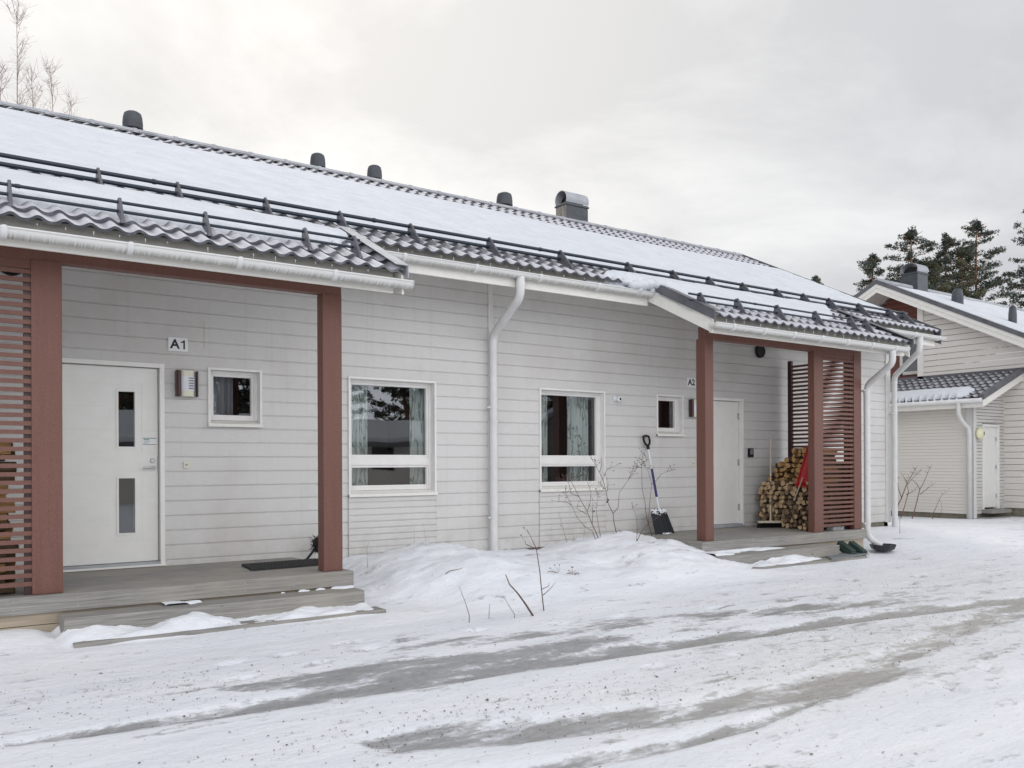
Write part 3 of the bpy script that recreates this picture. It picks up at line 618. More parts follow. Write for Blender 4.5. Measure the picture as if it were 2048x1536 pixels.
# windows and doors
def casing(x0, x1, z0, z1, bottom=True, t=.026, d0=.024, d1=.12):
    mb = MB(); mb.box(x0, x0+t, W-d0, W+d1, z0, z1); mb.box(x1-t, x1, W-d0, W+d1, z0, z1); mb.box(x0+t, x1-t, W-d0+.001, W+d1, z1-t, z1)
    return mb
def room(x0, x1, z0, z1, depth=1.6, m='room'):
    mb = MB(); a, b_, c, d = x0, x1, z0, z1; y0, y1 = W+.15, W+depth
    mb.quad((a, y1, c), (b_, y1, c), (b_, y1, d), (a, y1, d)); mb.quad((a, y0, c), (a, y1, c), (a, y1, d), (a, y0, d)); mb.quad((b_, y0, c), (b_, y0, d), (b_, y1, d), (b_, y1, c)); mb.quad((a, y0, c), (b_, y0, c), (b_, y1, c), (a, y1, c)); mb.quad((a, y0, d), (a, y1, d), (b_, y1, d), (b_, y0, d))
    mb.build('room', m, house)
def window(r, mid=None, rm='room'):
    x0, x1, z0, z1 = r
    f = casing(x0, x1, z0+.02, z1).build('window', 'winwhite', house, bevel=.003)
    mb = MB(); X0, X1, Z0, Z1 = x0+.026, x1-.026, z0+.07, z1-.026; y0, y1 = W+.07, W+.14
    def ring(a, b_, c, d, wd, ya, yb):
        mb.box(a, a+wd, ya, yb, c, d); mb.box(b_-wd, b_, ya, yb, c, d); mb.box(a+wd, b_-wd, ya, yb, d-wd, d); mb.box(a+wd, b_-wd, ya, yb, c, c+wd)
    ring(X0, X1, Z0, Z1, .032, y0, y1)
    panes = [(X0+.032, X1-.032, Z0+.032, Z1-.032)] if mid is None else [(X0+.032, X1-.032, mid[1], Z1-.032), (X0+.032, X1-.032, Z0+.032, mid[0])]
    if mid: mb.box(X0+.032, X1-.032, y0-.004, y1, mid[0], mid[1])
    for p in panes: ring(*p, .028, y0+.012, y1-.01)
    mb.build('window_frame', 'winwhite', f, bevel=.003)
    for p in panes: MB().box(p[0]+.027, p[1]-.027, W+.118, W+.122, p[2]+.027, p[3]-.027).build('pane', 'glass', f)
    mb = MB(); mb.extr([(W+.075, z0+.068), (W-.045, z0+.030), (W-.045, z0-.004), (W-.040, z0-.004), (W-.040, z0+.025), (W+.075, z0+.060)], 'x', x0-.006, x1+.006)
    mb.build('sill', 'cream', f, bevel=.001)
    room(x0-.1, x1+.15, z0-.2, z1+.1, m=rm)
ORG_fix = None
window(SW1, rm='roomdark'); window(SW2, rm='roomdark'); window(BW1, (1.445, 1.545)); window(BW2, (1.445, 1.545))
def door(r, glazed, hinge_right):
    x0, x1, z0, z1 = r; f = casing(x0, x1, .42, z1, t=.045, d0=.02).build('door', 'door', house, bevel=.003)
    X0, X1, Z0, Z1 = x0+.05, x1-.052, .455, z1-.05; y = W+.055
    mb = MB(); gl = [(1.893, 2.05, .757, 1.322), (1.893, 2.05, 1.649, 2.217)] if glazed else []
    zs = [Z0, .655]+[.655+.2325*k for k in range(1, 8)]+[Z1]; xs = [X0, 1.83, 2.115, X1] if glazed else [X0, X0+.24, X0+.50, X1]
    g = .0032
    base = MB()
    if glazed:
        xs2 = [X0, 1.893, 2.05, X1]
        for a, b_ in ((X0, 1.893), (2.05, X1)): base.box(a, b_, y, y+.05, Z0, Z1)
        for c, d in ((Z0, .757), (1.322, 1.649), (2.217, Z1)): base.box(1.893, 2.05, y+.0001, y+.0499, c, d)
    else: base.box(X0, X1, y, y+.05, Z0, Z1)
    base.build('door_leaf', 'door', f)
    pm = MB()
    for i, (c, d) in enumerate(zip(zs, zs[1:])):
        full = i in (0, 4, 8)
        if glazed and i == 4: pm.box(X0, X1, y-.003, y, c+g, d-g); continue
        cols = [(X0, X1)] if full else [(xs[0], xs[1]), (xs[2], xs[3])]
        for a, b_ in cols: pm.box(a+g, b_-g, y-.003, y, c+g, d-g)
    if glazed:
        for (a, b_, c, d) in gl:
            for q in ((a-.022, a, c-.022, d+.022), (b_, b_+.022, c-.022, d+.022), (a, b_, d, d+.022), (a, b_, c-.022, c)): pm.box(q[0], q[1], y-.008, y, q[2], q[3])
    pm.build('door_panelling', 'door', f, bevel=.001)
    for q in gl: MB().box(q[0], q[1], y+.008, y+.012, q[2], q[3]).build('pane', 'glass', f)
    MB().box(x0+.045, x1-.045, W-.03, W+.12, .405, .45).build('threshold', 'lead', f, bevel=.003)
    if glazed:
        mb = MB(); mb.box(x0-.02, x1+.004, W-.035, W-.001, .405, .425); mb.build('threshold_edge', 'door', f)
        room(x0, x1, .4, z1, .6, 'roomdark')
        mb = MB(); mb.lathe((0, 0, 0), [(.024, 0), (.026, .004), (.02, .012)], 20); mb.v = [(2.222+p[0], y-.003-p[2], 1.505+p[1]) for p in mb.v]; mb.build('lock', 'steel', f, smooth=True, auto=True)
        mb = MB(); mb.lathe((0, 0, 0), [(.02, 0), (.02, .008)], 16); mb.v = [(2.235+p[0], y-.003-p[2], 1.435+p[1]) for p in mb.v]
        mb.tube([(2.235, y, 1.435), (2.235, y-.05, 1.435)], .008, 8); mb.tube([(2.24, y-.05, 1.436), (2.20, y-.056, 1.434), (2.115, y-.052, 1.428)], [.010, .011, .009], 10); mb.build('handle', 'steel', f, smooth=True, auto=True)
        mb = MB(); mb.box(x1-.06, x1-.044, y-.008, y+.01, 1.38, 1.55); mb.build('strike_plate', 'lead', f)
        s = MB().box(2.128, 2.262, y-.006, y-.003, 1.672, 1.742).build('door_sticker', 'paper', f); mb = MB()
        mb.box(2.128, 2.262, y-.0072, y-.006, 1.735, 1.742); mb.box(2.128, 2.262, y-.0072, y-.006, 1.672, 1.677); mb.box(2.136, 2.19, y-.0072, y-.006, 1.720, 1.728)
        for k in range(3): mb.box(2.136, 2.205-.012*k, y-.0072, y-.006, 1.708-.011*k, 1.711-.011*k)
        mb.build('sticker_print', 'greenink', f)
    if hinge_right:
        for z in (2.23, 1.465, .72):
            mb = MB(); mb.tube([(X1+.008, y-.010, z-.055), (X1+.008, y-.010, z+.055)], .009, 8); mb.box(X1-.03, X1+.03, y-.006, y-.002, z-.05, z+.05); mb.build('hinge', 'steel', f)
        mb = MB(); mb.box(x0-.02, x1+.004, W-.035, W-.001, .405, .425); mb.build('threshold_edge', 'lead', f)
door(D1, True, False); door(D2, False, True)
# downpipes
def pipe(name, pts, r=.05, joints=(), clips=()):
    mb = MB(); P = [Vector(p) for p in pts]; out = [P[0]]
    for i in range(1, len(P)-1):
        a = (P[i-1]-P[i]); b_ = (P[i+1]-P[i]); d = min(.12, a.length*.45, b_.length*.45); a = a.normalized()*d; b_ = b_.normalized()*d
        for k in range(6): t = k/5; out.append((P[i]+a)*(1-t)**2+P[i]*2*t*(1-t)+(P[i]+b_)*t*t)
    out.append(P[-1]); mb.tube(out, r, 20)
    for (c, d) in joints:
        c = Vector(c); d = Vector(d).normalized()*.03; mb.tube([c-d, c+d], r*1.07, 20)
    o = mb.build(name, 'pvc', house, smooth=True, auto=True)
    for c in clips:
        m2 = MB(); m2.tube([(c[0], c[1], c[2]-.012), (c[0], c[1], c[2]+.012)], r*1.1, 20); m2.box(c[0]-.012, c[0]+.012, c[1], c[1]+.09, c[2]-.012, c[2]+.012); m2.box(c[0]-r*1.1-.03, c[0]-r, c[1]-.01, c[1]+.02, c[2]-.012, c[2]+.012)
        m2.build('pipe_clip', 'pvc', o)
    return o
pipe('downpipe', [(6.275, 8.62, 3.75), (6.275, 8.62, 3.50), (6.46, 9.49, 3.16), (6.46, 9.49, .22)], .053, [((6.275, 8.62, 3.66), (0, 0, 1)), ((6.46, 9.49, 3.05), (0, 0, 1))], [(6.46, 9.49, 2.2), (6.46, 9.49, .75)])
pipe('downpipe', [(15.28, 8.62, 3.75), (15.28, 8.62, 3.48), (15.85, 9.46, 3.12), (15.85, 9.46, .18)], .053, [((15.28, 8.62, 3.66), (0, 0, 1)), ((15.85, 9.46, 3.0), (0, 0, 1))], [(15.85, 9.46, 2.4)])
pipe('downpipe', [(12.515, 7.5, 3.18), (12.53, 7.5, 2.98), (12.655, 8.02, 2.68), (12.655, 8.02, .27), (12.78, 7.86, .13)], .05, [((12.655, 8.02, 2.56), (0, 0, 1)), ((12.655, 8.02, .36), (0, 0, 1))], [(12.655, 8.02, 2.6), (12.655, 8.02, .48)])
# wall vents
def wvent(x, z, r=.115):
    mb = MB(); mb.lathe((0, 0, 0), [(r, 0), (r, .03), (r*.9, .045), (r*.8, .03)], 28)
    for k in range(-3, 4): mb.box(-r*.8, r*.8, k*.026-.004, k*.026+.004, .03, .04)
    mb.v = [(x+p[0], W-.004-p[2], z+p[1]) for p in mb.v]; mb.build('wall_vent', 'black', house, smooth=True, auto=True)
wvent(11.96, 3.345); wvent(.93, 3.40, .125)
# ---------------- decks and steps ----------------
def deck(x0, x1, label):
    t = thing('porch_deck', ((x0+x1)/2, 8.7, .1), label, 'deck')
    mb = MB(); n = 13; y0, y1 = 7.972, 9.56; p = (y1-y0)/n
    for k in range(n): mb.box(x0, x1, y0+k*p+.002, y0+(k+1)*p-.003, .372, .400+.0006*math.sin(k*5.1))
    mb.build('deck_boards', 'deck', t, bevel=.002)
    mb = MB(); mb.box(x0-.002, x1+.002, 7.944, 7.971, .262, .402); mb.build('fascia_board', 'deck', t, bevel=.002)
    mb = MB(); mb.box(x0, x0+.027, 7.973, 9.56, .262, .371); mb.box(x1-.027, x1, 7.973, 9.56, .262, .371); mb.build('side_board', 'deck', t, bevel=.002)
    mb = MB(); mb.box(x0+.03, x1-.03, 7.985, 8.01, .165, .28); mb.box(x0+.03, x1-.03, 7.98, 8.005, .0, .160); mb.build('lower_board', 'deckraw', t, bevel=.002)
    mb = MB()
    for k in range(9):
        x = x0+.15+k*(x1-x0-.3)/8
        for z in (.30, .365): mb.tube([(x, 7.9445, z), (x, 7.9425, z)], .005, 6)
    mb.build('screw_heads', 'lead', t)
deck(-.3, 3.72, 'grey weathered wooden porch deck under the door marked A1')
deck(8.745, 12.52, 'grey weathered wooden porch deck carrying the firewood stack and broom by door A2')
def step(x0, x1, y0, y1, zt, th, label):
    t = thing('wooden_step', ((x0+x1)/2, (y0+y1)/2, 0), label, 'step'); n = 2; p = (y1-y0-.028)/n
    mb = MB()
    for k in range(n): mb.box(x0+.03, x1-.03, y0+.028+k*p+.003, y0+.028+(k+1)*p-.002, zt-.028, zt)
    mb.build('tread', 'deck', t, bevel=.002)
    MB().box(x0+.001, x1-.001, y0, y0+.027, zt-th, zt+.001).build('riser_board', 'deck', t, bevel=.002)
    mb = MB(); mb.box(x0, x0+.029, y0+.0275, y1, zt-th, zt+.0005); mb.box(x1-.029, x1, y0+.0275, y1, zt-th, zt+.0005); mb.build('side_board', 'deck', t, bevel=.002)
    return t
def patch(name, par, x0, x1, y0, y1, z, fn, th=.022):
    xs = np.linspace(x0, x1, int((x1-x0)/.022)+1); ys = np.linspace(y0, y1, max(6, int((y1-y0)/.018)+1)); X, Y = np.meshgrid(xs, ys)
    T = fn(X, Y); grid_mesh(name, X, Y, z-.012+th*1.4*np.clip(T, 0, 1)+.004*fbm(X*9, Y*9, 3), 'snow', par)
s1 = step(1.10, 3.70, 7.655, 7.94, .243, .148, 'upper wooden step below the A1 deck with a thin line of snow at its back')
patch('step_snow', s1, 1.9, 3.70, 7.80, 7.95, .243, lambda X, Y: sst(7.895, 7.925, Y+.38*fbm(X*2.4, Y*5, 5)+.02*sst(2.2, 3.6, X)))
step(1.13, 3.80, 7.40, 7.63, .083, .10, 'lowest wooden step in front of door A1, mostly buried in snow')
s3 = step(8.70, 11.33, 7.63, 7.94, .243, .15, 'upper wooden step below the A2 deck, snow along its left back edge')
patch('step_snow', s3, 8.7, 11.3, 7.66, 7.95, .243, lambda X, Y: np.maximum(sst(7.82, 7.93, Y+.40*fbm(X*2.4, Y*6, 5))*sst(10.7, 9.8, X), sst(9.45, 8.75, X+.8*fbm(X*3, Y*7, 4)))*sst(7.63, 7.70, Y), .03)
step(8.95, 11.62, 7.38, 7.63, .085, .10, 'lowest wooden step before door A2 with a grey grate lying on its right end')
# ---------------- things on the wall ----------------
def sign(x, z, txt, label):
    t = thing('house_number_sign', (x, W, z), label, 'sign')
    MB().box(x-.10, x+.10, W-.012, W-.004, z-.072, z+.072).build('plate', 'paper', t, bevel=.001)
    text_part('A', .135, (x-.034, W-.0125, z-.002), t, bold=.004)
    if txt == 'A2': text_part('2', .135, (x+.044, W-.0125, z-.002), t, bold=.004)
    else: MB().extr([(x+.052, z-.047), (x+.069, z-.047), (x+.069, z+.048), (x+.055, z+.048), (x+.046, z+.036), (x+.027, z+.029), (x+.027, z+.016), (x+.045, z+.020), (x+.052, z+.024)], 'y', W-.0135, W-.0118).build('lettering', 'ink', t)
sign(2.472, 2.735, 'A1', 'white plate reading A1 on the wall beside the left door')
sign(10.297, 2.73, 'A2', 'white plate reading A2 on the wall next to the second porch post')
def lamp(x, z, label, wood=True):
    t = thing('wall_lamp', (x, W, z), label, 'lamp'); h = .137
    MB().box(x-.115, x+.115, W-.02, W-.003, z-h, z+h).build('back_plate', 'lead', t, bevel=.002)
    n = 8; arc = [(x+.085*math.cos(math.pi*k/n)*1.0, W-.02-.075*math.sin(math.pi*k/n)) for k in range(n+1)]
    mb = MB(); mb.extr(arc, 'z', z-h, z+h); mb.build('diffuser', 'ivory', t, smooth=True, auto=True)
    mb = MB(); a2 = [(x+.088*math.cos(math.pi*k/n), W-.02-.079*math.sin(math.pi*k/n)) for k in range(n+1)]; mb.extr(a2, 'z', z-.077, z+.077); mb.build('louvre_band', 'louver', t, smooth=True, auto=True)
    mb = MB()
    for k in range(5):
        zz_ = z-.055+.027*k; mb.box(x+.005, x+.055, W-.104, W-.06, zz_, zz_+.007)
    mb.build('louvre_slots', 'woodred', t)
    mb = MB(); mb.extr([(x-.115, W-.02), (x-.115, W-.085), (x-.098, W-.10), (x-.066, W-.085), (x-.066, W-.02)], 'z', z-h, z+h); mb.extr([(x+.098, W-.02), (x+.098, W-.075), (x+.112, W-.075), (x+.112, W-.02)], 'z', z-h, z+h); mb.build('side_panel', 'woodred', t, bevel=.003)
lamp(2.55, 2.32, 'wall lamp with dark red side panels and white louvres right of door A1')
lamp(10.34, 2.32, 'wall lamp half hidden behind the second porch\'s left post below plate A2')
def button(x, z, label):
    t = thing('doorbell', (x, W, z), label, 'doorbell'); MB().box(x-.028, x+.028, W-.02, W-.003, z-.034, z+.034).build('housing', 'ivory', t, bevel=.004)
    mb = MB(); mb.lathe((0, 0, 0), [(.013, 0), (.013, .006), (.009, .010)], 14); mb.v = [(x+p[0], W-.02-p[2], z+.004+p[1]) for p in mb.v]; mb.build('button', 'lead', t, smooth=True, auto=True)
button(2.552, 1.457, 'small ivory doorbell on the siding right of door A1')
button(10.33, 1.449, 'small ivory doorbell beside the left post of porch A2')
t = thing('security_camera', (8.70, W, 2.4), 'small white camera on the wall right of the second large window', 'camera')
mb = MB(); mb.lathe((0, 0, 0), [(.04, 0), (.04, .02), (.03, .03)], 18); mb.v = [(8.675+p[0], W-.003-p[2], 2.41+p[1]) for p in mb.v]; mb.build('mount', 'whitepole', t, smooth=True, auto=True)
mb = MB(); mb.lathe((0, 0, 0), [(.02, -.03), (.036, -.03), (.038, .03), (.02, .045)], 18); mb.v = [(8.705+p[0], W-.06-p[2]*.8, 2.40+p[1]) for p in mb.v]; mb.build('camera_head', 'whitepole', t, smooth=True, auto=True)
mb = MB(); mb.lathe((0, 0, 0), [(.018, 0), (.014, .004)], 14); mb.v = [(8.705+p[0], W-.096-p[2], 2.40+p[1]) for p in mb.v]; mb.build('lens', 'black', t)
t = thing('key_box', (11.70, W, 1.63), 'small black key safe on the wall right of door A2', 'key box')
MB().box(11.645, 11.755, W-.05, W-.003, 1.55, 1.70).build('housing', 'black', t, bevel=.01)
mb = MB(); mb.box(11.665, 11.735, W-.054, W-.05, 1.60, 1.68); mb.build('faceplate', 'lead', t, bevel=.002)
mb = MB()
for i in range(3):
    for k in range(3): mb.box(11.672+.022*i, 11.686+.022*i, W-.058, W-.054, 1.61+.022*k, 1.624+.022*k)
mb.build('keypad', 'black', t)
t = MB().box(2.742, 2.748, W-.0045, W-.0035, 2.714, 3.01).build('rust_streak', mat('rust_streak', (.50, .41, .34), .8)[0], house)
# ---------------- curtains ----------------
def curtain(x0, x1, z0, z1, y, label, gather=0.0):
    n = int((x1-x0)/.008); xs = np.linspace(0, 1, n+1); zs = np.linspace(z0, z1, 14); XX, ZZ = np.meshgrid(xs, zs)
    sh = gather*np.sin((ZZ-z0)/(z1-z0)*math.pi*.8); X = x0+(x1-x0)*XX+sh*(1-XX); Y = y+.028*np.sin(XX*(x1-x0)*2*math.pi/.085+2*np.sin(XX*7))
    o = grid_mesh('curtain', X, Y, ZZ, 'curtain'); m = o.modifiers.new('solid', 'SOLIDIFY'); m.thickness = .002
    tag(o, label, 'curtain')
curtain(2.76, 3.13, 1.85, 2.55, W+.26, 'grey panel added behind the small window beside the A1 lamp in place of reflected sky')  # grey panel added to imitate the sky and roof mirrored in this pane
bpy.data.objects['curtain'].data.materials[0] = mat('grey_reflection_panel', (.30, .32, .35), .9)[0]
curtain(4.40, 4.785, 1.0, 2.55, W+.26, 'mint curtain at the left side of the window right of the first porch')
curtain(5.40, 5.66, 1.0, 2.55, W+.26, 'mint curtain at the right side of the window right of the first porch')
curtain(7.22, 7.60, 1.0, 2.55, W+.26, 'narrow mint curtain at the left edge of the window left of the snow shovel')
curtain(7.97, 8.37, 1.0, 2.55, W+.26, 'wide mint curtain with dark branch print right of centre in the second large window', .03)
# ---------------- mats, brush, shovel, broom ----------------
t = thing('doormat', (3.3, 8.8, .40), 'black rubber doormat lying on the deck left of the second post', 'doormat')
mb = MB(); a = Vector((2.90, 8.53, .412)); ux = Vector((.86, .04, 0)); uy = Vector((.06, .50, 0)); 
mb.obb(a+ux/2+uy/2, ux/2, uy/2, Vector((0, 0, .011))); mb.build('mat_body', 'blacksoft', t, bevel=.004)
mb = MB()
for k in range(22): c = a+ux*(k+.6)/23+uy/2; mb.obb(c+Vector((0, 0, .012)), Vector((.009, 0, 0)), uy*.46, Vector((0, 0, .004)))
mb.build('ribs', 'blacksoft', t)
t = thing('floor_grate', (11.35, 7.7, .09), 'grey ribbed grate mat lying across the lowest A2 step', 'mat')
a = Vector((10.72, 7.34, .098)); ux = Vector((.98, .06, .01)); uy = Vector((.34, .36, .0)); mb = MB()
for k in range(26): mb.obb(a+ux*(k+.5)/26+uy/2, ux*.010, uy*.5, Vector((0, 0, .010)))
mb.build('ribs', 'matrib', t)
mb = MB()
for k in range(8): mb.obb(a+ux*.5+uy*(k+.5)/8+Vector((0, 0, -.002)), ux*.5, uy*.03, Vector((0, 0, .006)))
mb.build('cross_bars', 'matrib', t)
t = thing('boot_brush', (11.62, 7.62, .1), 'dark green boot scraper with bristle brushes at the right end of the steps', 'boot brush')
rr = random.Random(11)
C0 = Vector((11.62, 7.62, .17)); A = Vector((.80, -.25, 0)).normalized(); Bv = Vector((.25, .80, .35)).normalized(); Cn = A.cross(Bv).normalized()
mb = MB(); mb.obb(C0+A*-.10, A*.05, Bv*.17, Cn*.03); mb.obb(C0+A*.10+Cn*.0, A*.05, Bv*.16, Cn*.02); mb.obb(C0-Cn*.05, A*.16, Bv*.13, Cn*.012); mb.build('frame', 'green', t, bevel=.01)
mb = MB()
for s_, cn in ((-.10, .03), (.10, .02)):
    mb = MB(); mb.obb(C0+A*s_+Cn*(cn+.002), A*.047, Bv*.16, Cn*.004)
    for k in range(10):
        c = C0+A*s_+Bv*(-.15+.033*k)+Cn*(cn+.012); mb.obb(c, A*.045, Bv*.009, Cn*.015)
    mb.build('ridged_pad', 'green', t)
mb = MB()
for k in range(150):
    c = C0+A*rr.uniform(-.12, .12)-Bv*(.14+rr.uniform(0, .05))-Cn*rr.uniform(-.02, .05); d = Vector((rr.uniform(-.3, .3), rr.uniform(-.3, .3), -1)).normalized()*.06; mb.tube([c, c+d], .0035, 4, False)
mb.build('bristles', 'black', t)
mb = MB(); mb.tube([C0+A*.17-Bv*.2, C0+A*.19+Bv*.12], .022, 8); mb.build('side_bar', 'pvc', t)
t = thing('splash_bowl', (12.9, 7.9, .07), 'black plastic splash bowl under the foot of the porch downpipe', 'drain bowl')
mb = MB(); mb.lathe((12.80, 7.84, .05), [(.11, 0), (.18, .04), (.205, .10), (.195, .105), (.165, .05), (.09, .02)], 9); mb.build('bowl', 'splash', t)
# shovel
t = thing('snow_shovel', (9.4, 9.4, .38), 'snow shovel with black blade and blue grip leaning on the wall beside porch A2', 'snow shovel')
ya = lambda z: 9.30+.235*(z-.38)/1.5
P = lambda x, z: Vector((x, ya(z), z))
top = P(9.285, 1.70); bot = P(9.365, .74); dr = (top-bot).normalized()
MB().tube([bot, bot+(top-bot)*.22], .014, 12).build('shaft', 'whitepole', t, smooth=True, auto=True)
MB().tube([bot+(top-bot)*.22, bot+(top-bot)*.66], .019, 12).build('grip_sleeve', 'blue', t, smooth=True, auto=True)
MB().tube([bot+(top-bot)*.66, top], .014, 12).build('shaft', 'whitepole', t, smooth=True, auto=True)
mb = MB(); c = top; sx = Vector((1, 0, 0)); mb.tube([c-dr*.035, c+dr*.03], .026, 10)
mb.tube([c+dr*.02, c+dr*.05-sx*.045, c+dr*.10-sx*.062, c+dr*.165-sx*.055, c+dr*.175, c+dr*.165+sx*.055, c+dr*.10+sx*.062, c+dr*.05+sx*.045, c+dr*.02], .017, 8); mb.build('handle', 'black', t, smooth=True, auto=True)
mb = MB(); nx, nz = 16, 14; v = []; f = []
for j in range(nz+1):
    for i in range(nx+1):
        u = i/nx*2-1; q = j/nz; wd = .165+.045*q-(.07*max(0, 1-q*6)); cxx = 9.365+.04*q
        v.append((cxx+u*wd, 9.395-.13*q-.045*math.cos(u*1.4)*(1-.3*q)+.006*math.sin(u*14), .775-.40*q))
f = [(j*(nx+1)+i, j*(nx+1)+i+1, (j+1)*(nx+1)+i+1, (j+1)*(nx+1)+i) for j in range(nz) for i in range(nx)]
mb.add(v, f); bl = mb.build('blade', 'black', t, smooth=True); m = bl.modifiers.new('s', 'SOLIDIFY'); m.thickness = .006
mb = MB()
for k in range(90):
    u = rr.uniform(-.85, .85); q = abs(rr.gauss(.06, .07)) if k < 62 else rr.uniform(.88, .99); wd = .15+.045*q; p = Vector((9.365+.04*q+u*wd, 9.395-.13*q-.045*math.cos(u*1.4)*(1-.3*q)-.006, .765-.40*q)); r_ = rr.uniform(.004, .012)
    mb.obb(p, Vector((r_*1.4, 0, r_*.3)), Vector((0, r_*.7, 0)), Vector((-r_*.2, 0, r_*.8)))
mb.build('stuck_snow', 'snow', t)
# push broom on the A2 deck
t = thing('push_broom', (11.6, 9.1, .40), 'push broom with long pale handle leaning against the A2 firewood stack', 'broom')
MB().tube([(11.66, 9.12, .50), (11.98, 9.36, 1.86)], .0125, 10).build('handle', 'brush_grip', t, smooth=True, auto=True)
d = Vector((.17, -.10, 0)); c = Vector((11.62, 9.10, .495)); pz = Vector((0, 0, 1)); q = d.cross(pz).normalized()
MB().obb(c, d, q*.032, pz*.018).build('head', 'brush_grip', t, bevel=.006)
mb = MB()
for k in range(340):
    s_ = rr.uniform(-1, 1); e_ = rr.uniform(-1, 1); p = c+d*s_*.96+q*.028*e_-pz*.018; mb.tube([p, p+d*s_*.14+q*e_*.025-pz*.075], [.004, .003], 3, False)
mb.build('bristles', 'black', t)
t = thing('stick', (11.75, 8.75, .5), 'thin pale stick standing against the lower firewood pile', 'stick')
MB().tube([(11.60, 8.62, .86), (11.66, 8.50, 1.22)], .008, 6).build('shaft', 'brush_grip', t)
# yard brush behind the A1 post
t = thing('yard_brush', (3.7, 9.3, .4), 'black bristle brush with handle sticking out behind the post by the doormat', 'brush')
MB().tube([(3.70, 9.1, .41), (3.90, 9.3, .52)], .014, 8).build('handle', 'black', t, smooth=True)
mb = MB(); c = Vector((3.97, 9.34, .56))
for k in range(420):
    d = Vector((rr.gauss(0, 1), rr.gauss(0, 1), rr.gauss(0, 1))).normalized(); p = c+Vector((rr.uniform(-.08, .08), rr.uniform(-.04, .04), rr.uniform(-.07, .06))); mb.tube([p, p+d*.065], [.004, .002], 3, False)
mb.obb(c, Vector((.08, .02, .03)), Vector((0, .03, 0)), Vector((-.02, 0, .07))); mb.build('bristles', 'black', t)
# ---------------- firewood ----------------
def log_mesh(seed, L_):
    r_ = random.Random(seed); kind = seed % 4; pts = []
    if kind == 0:
        n = 9; pts = [(math.cos(2*math.pi*k/n)*(1+r_.uniform(-.1, .1)), math.sin(2*math.pi*k/n)*(1+r_.uniform(-.1, .1))) for k in range(n)]
    elif kind == 1:
        pts = [(-1.1, -.55), (1.0, -.6)]+[(math.cos(a)*1.05, -.5+math.sin(a)*1.3) for a in (.7, 1.57, 2.45)]
    elif kind == 2:
        pts = [(-.95, -.7), (1.05, -.45)]+[(math.cos(a)*.95+.1, math.sin(a)*1.0) for a in (.45, 1.35)]
    else:
        pts = [(-.2, -1.0), (.9, -.35), (1.0, .45), (.3, 1.0), (-.75, .5)]
    pts = [(p[0]*(1+r_.uniform(-.2, .2)), p[1]*(1+r_.uniform(-.2, .2))) for p in pts]; n = len(pts)
    mb = MB(); tw = r_.uniform(-.12, .12)
    v = []
    for k, x in enumerate((0, .004, L_*.5, L_-.004, L_)):
        s = .93 if k in (0, 4) else 1+r_.uniform(-.05, .05)
        v += [(x, .042*s*(p[0]+tw*x*p[1]), .042*s*(p[1])) for p in pts]
    f = []
    for k in range(4): f += [(k*n+i, k*n+(i+1) % n, (k+1)*n+(i+1) % n, (k+1)*n+i) for i in range(n)]
    mi = [0]*len(f)
    if kind != 0:
        for k in range(4): mi[k*n] = 1; 
        if kind >= 2:
            for k in range(4): mi[k*n+n-1] = 1
    mb.v = v; mb.f = f+[tuple(reversed(range(n))), tuple(range(4*n, 5*n))]; mb.m = mi+[1, 1]
    return mb
def logset(names, endmat):
    out = []
    for s in range(8):
        o = log_mesh(s+3, .34).build('firewood_log', ['bark', endmat]); out.append(o)
    return out
lg_y = logset('a', 'logend'); lg_p = logset('b', 'logpale'); lg_d = logset('c', 'logdark'); first_used = set()
def place_log(src, x, y, z, rx, s, label, grp, rz=0.0):
    if src.name not in first_used: o = src; first_used.add(src.name)
    else: o = src.copy(); COL.objects.link(o)
    o.location = (x, y, z); o.rotation_euler = (rx, rr.uniform(-.03, .03), rz+rr.uniform(-.05, .05)); o.scale = (1, s, s*rr.uniform(.9, 1.1))
    tag(o, label, 'firewood', grp); return o
rr = random.Random(21)
def stack(x, y0, y1, z0, ztop, pool, label, grp, s=1.0, skip=.0):
    z = z0+.042*s; row = 0; n = 0
    while True:
        y = y0+(.04 if row % 2 else 0); any_ = False
        while y < y1:
            if z < ztop(y) and rr.random() > skip:
                sc = s*rr.uniform(.72, 1.15); place_log(rr.choice(lg_d if rr.random() < max(.12, .75-1.1*(z-.45)) and z < 1.1 else pool), x+rr.uniform(-.06, .05), y+rr.uniform(-.012, .012), z+rr.uniform(-.012, .012), rr.uniform(0, 6.28), sc, label, grp); any_ = True; n += 1
            y += .080*s*rr.uniform(.9, 1.12)
        z += .071*s; row += 1
        if z > 2: break
    return n
lb1 = 'split firewood log with pale end in the lower pile beside the A2 broom'; lb2 = 'yellowish split firewood log in the taller pile behind the A2 post'
nl = stack(11.74, 8.32, 9.44, .402, lambda y: 1.13+.02*math.sin(y*20), lg_p, lb1, 'logs in the lower A2 firewood pile', 1.05)
nl += stack(11.95, 8.30, 9.38, 1.13, lambda y: min(1.70, 1.72-.85*max(0, y-8.78)), lg_y, lb2, 'logs in the upper A2 firewood pile', 1.1)
lb3 = 'split firewood log seen through the slats of the left lattice'
for iz in range(15):
    z = .45+iz*.083
    if z > 1.72: break
    for yy in (8.24, 8.33, 8.42):
        if yy > 8.3 and rr.random() < .4: continue
        place_log(rr.choice(lg_y), .46+rr.uniform(-.06, .05), yy, z, rr.uniform(0, 6.28), 1.1, lb3, 'logs behind the left lattice')
t = MB(); t.box(12.13, 12.56, 8.34, 9.38, .41, 1.45); t = t.build('firewood_backing', 'bark'); tag(t, 'dark inner mass of the A2 firewood stack behind the log ends', 'firewood', kind='stuff')
